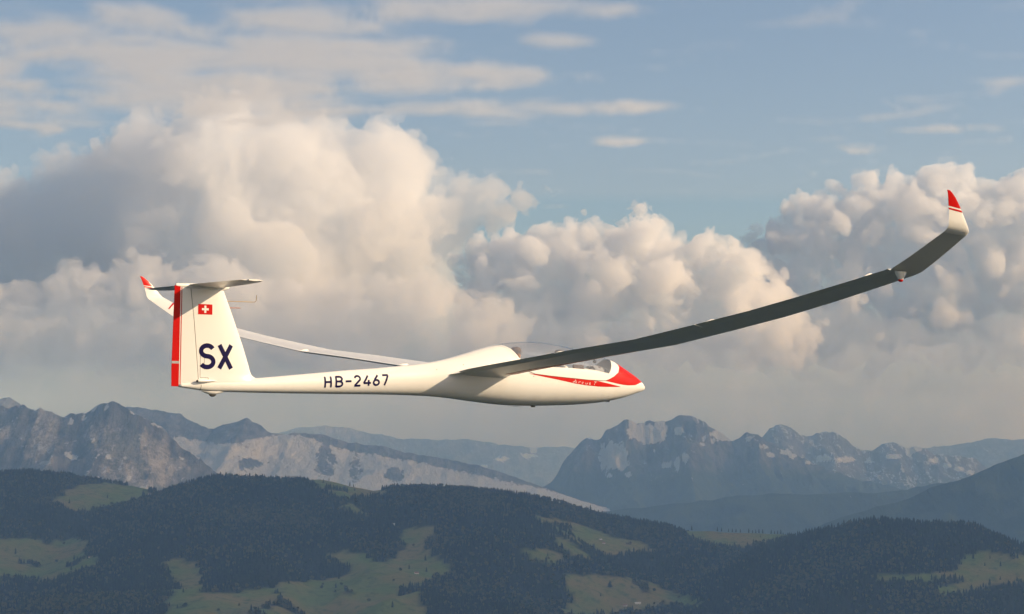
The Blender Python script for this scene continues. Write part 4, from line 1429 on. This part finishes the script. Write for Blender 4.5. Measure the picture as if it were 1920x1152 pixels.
# tail wheel in its fairing
V, f = [], []
for x, hz, wd in ((-4.27, .000, .012), (-4.22, .022, .030), (-4.14, .048, .040), (-4.05, .050, .042), (-3.97, .030, .034), (-3.88, .004, .018), (-3.82, 0, .01)):
    for a in np.linspace(0, math.pi, 11):
        V.append((x, wd * math.cos(a), -.300 - hz * math.sin(a) - .004))
mesh_obj('tail_wheel_fairing', V, grid_faces(7, 11), [M_WHITE], fus)
V = []
for j, (r_, y_) in enumerate([(0, .016), (.055, .016), (.062, .009), (.062, -.009), (.055, -.016), (0, -.016)]):
    for k in range(24): V.append((-4.085 + r_ * math.cos(k * math.pi / 12), y_, -.322 + r_ * math.sin(k * math.pi / 12)))
mesh_obj('tail_wheel', V, grid_faces(6, 24, True), [M_BLACK], fus, sharp=40)
# belly: main wheel doors and a small antenna
V = []
for x in np.linspace(1.30, 1.78, 9):
    for y in np.linspace(-.09, .09, 5):
        V.append((x, y, f_bot(x) - .012 - .006 * math.sin((x - 1.3) / .48 * math.pi)))
mesh_obj('wheel_door', V, grid_faces(9, 5), [M_WHITE], fus)
V, f = [], []; box(V, f, 1.67, 1.73, -.015, .015, -.466, -.44); mesh_obj('drain_fitting', V, f, [M_BLACK], fus)
V, f = [], []; box(V, f, 3.22, 3.30, -.010, .010, -.362, -.335); mesh_obj('tow_hook', V, f, [M_BLACK], fus)

# ---- tailplane
def plate(name, st, mat, parent, camber=0., t=.11, x0=0., x1=1., label=None, rot=0.):
    """wing-like skin through stations (y, x_le, x_te, z)"""
    secs = []
    for y, le, te, z in st:
        c = le - te
        s_ = []
        for q, w in foil(22, camber, t, x0, x1):
            xx, zz = le - q * c, z + w * c
            if rot:
                hx, hz_ = le - x0 * c, z
                dx, dz = xx - hx, zz - hz_
                xx = hx + dx * math.cos(rot) - dz * math.sin(rot) * 0; zz = hz_ + dz - dx * math.sin(rot)
            s_.append((xx, y, zz))
        secs.append(s_)
    return skin(name, secs, mat, parent, label=label)


ST = [(0, -3.90, -4.50, 1.195), (.5, -3.96, -4.50, 1.196), (1.0, -4.03, -4.485, 1.197), (1.3, -4.085, -4.47, 1.198), (1.42, -4.13, -4.46, 1.199), (1.47, -4.20, -4.44, 1.199)]
stt = [(-y, a, b_, z) for y, a, b_, z in ST[::-1]] + ST[1:]
tp = plate('tailplane', stt, M_WHITE, glider, 0, .10, 0, .70)
for sg in (-1, 1):
    st_ = [(sg * y, a, b_, z) for y, a, b_, z in [(.035, -3.904, -4.5, 1.195)] + ST[1:5]]
    plate('elevator', st_, M_WHITE, tp, 0, .10, .712, 1.0)
# fairing where fin and tailplane meet
V = []
for x, r_, zc in ((-3.845, .003, 1.180), (-3.86, .014, 1.178), (-3.90, .026, 1.174), (-3.98, .040, 1.168), (-4.15, .052, 1.165), (-4.45, .042, 1.175), (-4.70, .016, 1.185)):
    for k in range(20):
        a = 2 * math.pi * k / 20
        V.append((x, r_ * math.cos(a), zc + (r_ * .95 if math.sin(a) > 0 else r_ * 1.15) * math.sin(a)))
mesh_obj('tailplane_fairing', V, grid_faces(7, 20, True) + [tuple(range(20)), tuple(range(120, 140))[::-1]], [M_WHITE], tp)

# ---- wings
WST = [  # y, x leading edge, x trailing edge, z, thickness
    (.18, 1.02, -.02, .010, .150), (.30, .97, -.005, .030, .142), (.50, .95, 0, .062, .136), (.95, .93, 0, .112, .134), (1.8, .90, 0, .195, .132), (2.9, .86, 0, .305, .130), (4.4, .81, 0, .438, .130), (5.6, .765, 0, .606, .130),
    (6.6, .72, 0, .752, .128), (7.5, .67, 0, .905, .126), (8.4, .60, 0, 1.070, .124), (8.9, .562, 0, 1.165, .122), (9.02, .548, -.004, 1.196, .122), (9.3, .478, -.030, 1.310, .120), (9.6, .396, -.068, 1.440, .118), (9.88, .315, -.105, 1.562, .112)]


def wing(side):
    sg = side
    nm = 'starboard' if sg < 0 else 'port'

    def P(y, q, w, st, off=0.):
        le, te, z = (np.interp(y, [s_[0] for s_ in st], [s_[k] for s_ in st]) for k in (1, 2, 3))
        return (le - q * (le - te), sg * y, z + w * (le - te) + off)
    st = [(sg * y, a, b_, z) for y, a, b_, z, _ in WST]
    # main skin to 82 % chord where flaps and ailerons hang
    secs = []
    for y, le, te, z, t in WST:
        c = le - te; cut = .82 if .3 <= y <= 9.0 else 1.0
        secs.append([(le - q * c, sg * y, z + w * c) for q, w in foil(24, .030, t, 0, cut)])
    wg = skin('wing', secs, M_WHITE, glider, label='near wing, dark underside towards the camera' if sg < 0 else 'far wing, upper side towards the camera', sharp=40)

    def surface(name, y0, y1, defl):
        ys_ = [y0] + [s_[0] for s_ in WST if y0 < s_[0] < y1] + [y1]
        secs = []
        for y in ys_:
            le, te, z, t = (float(np.interp(y, [s_[0] for s_ in WST], [s_[k] for s_ in WST])) for k in (1, 2, 3, 4))
            c = le - te
            hx = le - .825 * c; hz_ = z + .016 * c
            s_ = []
            for q, w in foil(10, .030, t, .825, 1.0):
                dx = hx - (le - q * c); dz = z + w * c - hz_
                s_.append((hx - dx * math.cos(defl), sg * y, hz_ + dz + dx * math.sin(defl)))
            secs.append(s_)
        return skin(name, secs, M_WHITE, wg, sharp=40)
    surface('flap', .31, 2.65, math.radians(11)); surface('flap', 2.665, 5.6, math.radians(11))
    surface('aileron', 5.615, 8.95, math.radians(11))

    # winglet: bends up smoothly from the tip
    prof = [(9.88, 1.562, .315, -.105, .112), (9.935, 1.592, .285, -.112, .11), (9.972, 1.632, .225, -.118, .10), (9.99, 1.70, .160, -.130, .095), (10.005, 1.78, .090, -.150, .09), (10.022, 1.87, .010, -.175, .085),
            (10.038, 1.95, -.075, -.200, .08), (10.048, 2.00, -.145, -.220, .075), (10.052, 2.025, -.195, -.235, .07)]
    secs = []
    for i, (y, z, le, te, t) in enumerate(prof):
        a = prof[max(i - 1, 0)]; b_ = prof[min(i + 1, len(prof) - 1)]
        d = Vector((b_[0] - a[0], b_[1] - a[1])).normalized()
        n_ = (-d.y, d.x)                       # section normal in the y-z plane
        c = le - te
        secs.append([(le - q * c, sg * (y + n_[0] * w * c), z + n_[1] * w * c) for q, w in foil(18, .01, t)])
    wl = skin('winglet', secs, M_WHITE, wg, sharp=40)

    def band(z0, z1, n=6, col=M_RED, lab='red winglet band', slant=.0):
        zz = np.linspace(z0, z1, n); sc_ = []
        for z in zz:
            y, le, te, t = (float(np.interp(z, [p[1] for p in prof], [p[k] for p in prof])) for k in (0, 2, 3, 4))
            c = le - te
            row = []
            for q, w in foil(18, .01, t):
                row.append((le - q * c + (.003 if q < .05 else 0) - (.003 if q > .95 else 0), sg * (y - .05 * 0) + (-sg) * (w * c + math.copysign(.0028, w)) * 1.0, z + slant * (q - .5) * c))
            sc_.append(row)
        skin('winglet_band', sc_, col, wl, label=lab, sharp=40)
    band(1.842, 2.027, 8, lab='red winglet top', slant=.10)
    band(1.802, 1.822, 3, lab='narrow red stripe under the red top', slant=.10)

    # red flash on the leading edge near the root, and slanting stripes near the tip
    V = []
    for y in np.linspace(.62, 3.5, 60):
        le, te, z, t = (float(np.interp(y, [s_[0] for s_ in WST], [s_[k] for s_ in WST])) for k in (1, 2, 3, 4)); c = le - te
        k = min(1, (3.5 - y) / 2.2)
        for q in np.linspace(.03, .03 + .27 * k, 8):
            w = -5 * t * (.2969 * math.sqrt(q) - .1260 * q - .3516 * q * q + .2843 * q ** 3) + .03 * 4 * q * (1 - q)
            V.append((le - q * c + (.002 if q < .02 else 0), sg * y, z + w * c - .0032))
    o = mesh_obj('leading_edge_flash', V, grid_faces(60, 8), [M_RED], wg); o['label'] = 'red stripe tapering along the inner leading edge'
    for (ya, wa, dq) in ((9.25, .10, .0), (9.47, .09, .0), (9.66, .05, 0)):
        V = []
        for q in np.linspace(.10, .80, 12):
            for t_ in (0, .5, 1):
                y = ya + wa * t_ * (1 - q * .5) - .42 * (q - .1)
                le, te, z, t = (float(np.interp(y, [s_[0] for s_ in WST], [s_[k] for s_ in WST])) for k in (1, 2, 3, 4)); c = le - te
                w = 5 * t * (.2969 * math.sqrt(q) - .1260 * q - .3516 * q * q + .2843 * q ** 3 - .1036 * q ** 4) + .03 * 4 * q * (1 - q)
                V.append((le - q * c, sg * y, z + w * c + .007))
        mesh_obj('wing_stripe', V, grid_faces(12, 3), [M_RED], wg)['label'] = 'slanting red stripe near the wing tip'
    # little control fairings standing on the trailing edge
    for y in ((2.66, 5.84, 8.60) if sg < 0 else (1.37, 4.42, 7.2)):
        z = float(np.interp(y, [s_[0] for s_ in WST], [s_[3] for s_ in WST])); le = float(np.interp(y, [s_[0] for s_ in WST], [s_[1] for s_ in WST]))
        V = []
        for x, r_, dz in ((.30 * le, .003, .03), (.24 * le, .018, .034), (.17 * le, .028, .034), (.10 * le, .026, .030), (.03 * le, .012, .024), (-.01, .003, .02)):
            for k in range(12):
                a = 2 * math.pi * k / 12
                V.append((x, sg * y + r_ * .8 * math.cos(a), z + dz + r_ * math.sin(a)))
        mesh_obj('control_fairing', V, grid_faces(6, 12, True), [M_WHITE], wg)
    # tip wheel fairing under the kink
    y = 8.98; z = 1.155
    V = []
    for dz, rx, ry in ((.02, .10, .040), (-.015, .085, .036), (-.045, .060, .030), (-.070, .045, .026), (-.076, .040, .022)):
        for k in range(16):
            a = 2 * math.pi * k / 16; V.append((.20 + rx * math.cos(a), sg * y + ry * math.sin(a), z + dz))
    sk = mesh_obj('tip_skid', V, grid_faces(5, 16, True), [M_WHITE], wg)
    V = []
    for dz, rx, ry in ((-.074, .038, .022), (-.090, .038, .022), (-.102, .028, .016), (-.106, .004, .003)):
        for k in range(16):
            a = 2 * math.pi * k / 16; V.append((.20 + rx * math.cos(a), sg * y + ry * math.sin(a), z + dz))
    mesh_obj('skid_shoe', V, grid_faces(4, 16, True), [M_RED], sk)
    return wg


wing(-1); wing(1)

# wing root fillets blending the wing into the hull
for sg in (-1, 1):
    V = []
    for i, q in enumerate(np.linspace(0, 1, 26)):
        for k, tt in enumerate(np.linspace(0, 1, 7)):
            y = .20 + .28 * tt
            le, te, z, t = (float(np.interp(y, [s_[0] for s_ in WST], [s_[k_] for s_ in WST])) for k_ in (1, 2, 3, 4)); c = le - te
            w = 5 * t * (.2969 * math.sqrt(q) - .1260 * q - .3516 * q * q + .2843 * q ** 3 - .1036 * q ** 4) + .03 * 4 * q * (1 - q)
            V.append((le - q * c - (1 - tt) ** 2 * .10 * q ** 3, sg * y, z + w * c + .06 * (1 - tt) ** 2 * math.sin(math.pi * min(1, q * .9 + .1)) + .002))
    mesh_obj('wing_root_fillet', V, grid_faces(26, 7), [M_WHITE], fus)

# ---- cockpit
def tub():
    V = []
    xs_ = np.linspace(1.06, 3.26, 30)
    for x in xs_:
        zs_ = sill(x) - .02
        for k in np.linspace(0, math.pi, 13):
            w = f_wid(x) * .90
            V.append((x, -w * math.cos(k), zs_ - (zs_ - f_bot(x) - .09) * math.sin(k) ** .8))
    return mesh_obj('cockpit_tub', V, grid_faces(30, 13), [M_GREY], glider)


tb = tub()


def block(name, x0, x1, w, z0, z1, mat, parent, lean=0., w2=None):
    V = []
    for (z, l, ww) in ((z0, 0, w), (z1, lean, w2 or w)):
        V += [(x0 + l, -ww, z), (x1 + l, -ww, z), (x1 + l, ww, z), (x0 + l, ww, z)]
    f = [(0, 3, 2, 1), (4, 5, 6, 7)] + [(i, (i + 1) % 4, 4 + (i + 1) % 4, 4 + i) for i in range(4)]
    o = mesh_obj(name, V, f, [mat], parent, smooth=False)
    md = o.modifiers.new('soft edges', 'BEVEL'); md.width = .012; md.segments = 2
    return o


block('rear_bulkhead', 1.02, 1.06, .24, -.2, .34, M_GREY, tb, -.02)
block('rear_seat_back', 1.10, 1.17, .20, -.22, .30, M_SEAT, tb, -.10)
block('rear_seat_pan', 1.20, 1.62, .20, -.27, -.20, M_SEAT, tb)
block('rear_instrument_panel', 1.93, 1.97, .15, .02, .255, M_PANEL, tb, .02)
block('front_seat_back', 1.98, 2.05, .20, -.22, .24, M_SEAT, tb, -.08)
block('front_seat_pan', 2.10, 2.52, .20, -.29, -.22, M_SEAT, tb)
block('side_pouch', 2.52, 2.74, .02, .06, .235, M_PANEL, tb)
pan = block('front_instrument_panel', 2.93, 2.99, .17, -.05, .215, M_PANEL, tb, .03, .12)
# glare shield hood over the panel
V = []
for x, r_ in ((2.88, .165), (2.96, .175), (3.05, .160), (3.13, .12)):
    for k in np.linspace(0, math.pi, 13): V.append((x, -r_ * math.cos(k), .10 + (r_ * .78) * math.sin(k)))
mesh_obj('glare_shield', V, grid_faces(4, 13), [M_GREY], tb)
for (y_, z_) in ((-.08, .14), (0, .15), (.08, .14), (-.05, .06), (.05, .06)):
    V = [(2.925, y_ + .033 * math.cos(2 * math.pi * k / 16), z_ + .033 * math.sin(2 * math.pi * k / 16)) for k in range(16)]
    V += [(2.915, v[1], v[2]) for v in V]
    mesh_obj('instrument_dial', V, [(i, (i + 1) % 16, 16 + (i + 1) % 16, 16 + i) for i in range(16)] + [tuple(range(16, 32))], [M_HATW], pan, smooth=False)
rod('canopy_vent_arm', [(2.62, -.10, .28), (2.70, -.12, .33), (2.80, -.13, .355)], .012, M_GREY, tb)
V = [hull_pt(x, z, -1, .004) for x in np.linspace(2.50, 2.68, 5) for z in np.linspace(.20, .27, 4)]
mesh_obj('sliding_window', V, grid_faces(5, 4), [M_GLASS], canopy)
rod('compass', [(2.98, 0, .27), (2.98, 0, .30), (2.98, 0, .33)], [.025, .032, .012], M_BLACK, tb)


# ---- pilots: one continuous skinned body each, head, hat
def person(label, hip, s, head_turn, shirt, hat):
    """reclined seated figure; hip = pelvis point in glider space; faces +x"""
    root = empty('person'); root.parent = None
    tag(root, label, 'person')
    J = {}
    hx, hy, hz_ = hip

    def add(nm, x, y, z, r_): J[nm] = (Vector((hx + x * s, hy + y * s, hz_ + z * s)), r_ * s)
    add('pelvis', 0, 0, 0, .135); add('belly', -.04, 0, .13, .130); add('chest', -.11, 0, .31, .150); add('upper', -.16, 0, .43, .120); add('neck', -.17, 0, .52, .058); add('headb', -.165, 0, .60, .060)
    E_ = [('pelvis', 'belly'), ('belly', 'chest'), ('chest', 'upper'), ('upper', 'neck'), ('neck', 'headb')]
    for sd, sy in (('l', 1), ('r', -1)):
        add('sh' + sd, -.15, .17 * sy, .42, .070); add('el' + sd, .02, .24 * sy, .20, .047); add('wr' + sd, .24, .15 * sy, .16, .030); add('pa' + sd, .30, .13 * sy, .165, .034)
        add('th' + sd, .02, .09 * sy, -.01, .100); add('kn' + sd, .40, .11 * sy, .13, .066); add('an' + sd, .78, .09 * sy, -.05, .042); add('to' + sd, .88, .09 * sy, .05, .036)
        E_ += [('upper', 'sh' + sd), ('sh' + sd, 'el' + sd), ('el' + sd, 'wr' + sd), ('wr' + sd, 'pa' + sd), ('pelvis', 'th' + sd), ('th' + sd, 'kn' + sd), ('kn' + sd, 'an' + sd), ('an' + sd, 'to' + sd)]
        for fi in range(5):
            dx = (.020, .062, .070, .066, .052)[fi]; yy = (.055, .025, .006, -.012, -.030)[fi]
            add(f'f{sd}{fi}a', .315 + dx * .35, (.13 - yy * .9 * 1) * sy if fi else (.13 - .045) * sy, .165 + (.0 if fi else .01), .010)
            add(f'f{sd}{fi}b', .315 + dx, (.13 - yy) * sy if fi else (.13 - .060) * sy, .150 if fi else .175, .009)
            add(f'f{sd}{fi}c', .315 + dx * .95, (.13 - yy) * sy if fi else (.13 - .055) * sy, .125 if fi else .155, .008)
            E_ += [('pa' + sd, f'f{sd}{fi}a'), (f'f{sd}{fi}a', f'f{sd}{fi}b'), (f'f{sd}{fi}b', f'f{sd}{fi}c')]
    names = list(J); idx = {n_: i for i, n_ in enumerate(names)}
    m = bpy.data.meshes.new('body')
    m.from_pydata([J[n_][0] for n_ in names], [(idx[a], idx[b_]) for a, b_ in E_], [])
    o = bpy.data.objects.new('body', m); COL.objects.link(o); o.parent = root
    m.materials.append(shirt); m.materials.append(M_SKIN); m.materials.append(M_TROU)
    sk = o.modifiers.new('skin', 'SKIN'); sk.use_smooth_shade = True
    m.skin_vertices.new() if not m.skin_vertices else None
    for i, n_ in enumerate(names):
        m.skin_vertices[0].data[i].radius = (J[n_][1],) * 2
        m.skin_vertices[0].data[i].use_root = (n_ == 'pelvis')
    sb = o.modifiers.new('sub', 'SUBSURF'); sb.levels = 1; sb.render_levels = 1
    # head
    hc = J['headb'][0] + Vector((.015, 0, .055)) * s
    ct, st_ = math.cos(head_turn), math.sin(head_turn)

    def hp_(x, y, z): return (hc.x + (x * ct - y * st_) * s, hc.y + (x * st_ + y * ct) * s, hc.z + z * s)
    V = []
    nu, nv = 20, 24
    for i in range(nu + 1):
        ph = math.pi * i / nu
        for k in range(nv):
            th = 2 * math.pi * k / nv
            x, y, z = math.sin(ph) * math.cos(th), math.sin(ph) * math.sin(th), math.cos(ph)
            X_, Y_, Z_ = x * .098, y * .076, z * .118
            if z < -.1: X_ += .012 * (-z); Y_ *= 1 - .28 * (-z)
            fr = max(0, math.cos(th))
            if abs(y) < .30 and x > .6:
                X_ += .030 * math.exp(-((z + .12) / .14) ** 2) * (1 - abs(y) / .30)        # nose
                X_ += .006 * math.exp(-((z + .48) / .07) ** 2)                               # lips
            for e in (-1, 1):                                                                # eye sockets
                X_ -= .010 * math.exp(-((y - e * .36) ** 2 / .02 + (z - .08) ** 2 / .012)) * (x > .5)
            if abs(abs(y) - .98) < .1: Y_ += math.copysign(.010, y) * math.exp(-((z - .0) / .22) ** 2) * (abs(x) < .3)   # ears
            V.append(hp_(X_, Y_, Z_))
    hd = mesh_obj('head', V, grid_faces(nu + 1, nv, True), [M_SKIN], root)
    for e in (-1, 1):
        V, f = [], []
        for i in range(7):
            for k in range(10):
                a = math.pi * i / 6; b_ = 2 * math.pi * k / 10
                V.append(hp_(.083 + .011 * math.sin(a) * math.cos(b_), e * .029 + .011 * math.sin(a) * math.sin(b_), .012 + .009 * math.cos(a)))
        mesh_obj('eye', V, grid_faces(7, 10, True), [M_BLACK], hd)
        V = []
        for i in range(7):
            for k in range(10):
                a = math.pi * i / 6; b_ = 2 * math.pi * k / 10
                V.append(hp_(-.002 + .020 * math.sin(a) * math.cos(b_), e * .081 + .008 * math.sin(a) * math.sin(b_), -.004 + .030 * math.cos(a)))
        mesh_obj('ear', V, grid_faces(7, 10, True), [M_SKIN], hd)
    V = []
    for i in range(9):
        ph = (math.pi * .52) * i / 8
        for k in range(24):
            th = 2 * math.pi * k / 24
            r_ = 1.06
            V.append(hp_(-.008 + math.sin(ph) * math.cos(th) * .100 * r_ - (.02 if math.cos(th) < 0 else 0) * math.sin(ph), math.sin(ph) * math.sin(th) * .079 * r_, .010 + math.cos(ph) * .122 * r_ * (1 if math.cos(th) > 0 else 1.0)))
    mesh_obj('hair', V, grid_faces(9, 24, True), [M_HAIR], hd)
    V = []
    for z, r_ in ((.060, 1.14), (.085, 1.13), (.115, 1.02), (.135, .80), (.145, .45), (.148, .02)):
        for k in range(24):
            th = 2 * math.pi * k / 24
            V.append(hp_(-.006 + math.cos(th) * .100 * r_, math.sin(th) * .082 * r_, z))
    ht_ = mesh_obj('hat', V, grid_faces(6, 24, True), [hat], hd)
    V = []
    for r_, z in ((1.10, .066), (1.35, .060), (1.62, .050)):
        for th in np.linspace(-math.pi * .42, math.pi * .42, 13):
            V.append(hp_(-.006 + math.cos(th) * .100 * (r_ * 1.04), math.sin(th) * .082 * (1.1 + (r_ - 1.1) * .35), z))
    mesh_obj('hat_brim', V, grid_faces(3, 13), [hat], ht_)
    # shoulder harness
    for e in (-1, 1):
        V = []
        for t in np.linspace(0, 1, 12):
            p = J['upper'][0].lerp(J['belly'][0], t) + Vector((.125 + .03 * math.sin(math.pi * t), e * (.075 - .05 * t), .035 * (1 - t))) * s
            for w in (-.02, .02): V.append((p.x, p.y + w * s, p.z))
        mesh_obj('harness_strap', V, grid_faces(12, 2), [M_TROU], root)
    root.matrix_world = glider.matrix_basis.copy()
    # clothes by body region
    return root, o


GM = Matrix.Translation(glider.location) @ glider.rotation_euler.to_matrix().to_4x4()


def seat(label, hip, s, turn, shirt, hat):
    r_, body = person(label, hip, s, turn, shirt, hat)
    r_.matrix_world = GM
    return r_


seat('person in the rear seat with brown peaked cap looking ahead under the canopy', (1.47, 0, -.17), .82, 0.0, M_SHIRT2, M_HATB)
seat('person in the front seat with dark cap and white shirt half hidden by the wing', (2.36, 0, -.17), .80, -.15, M_HATW, M_HAIR)
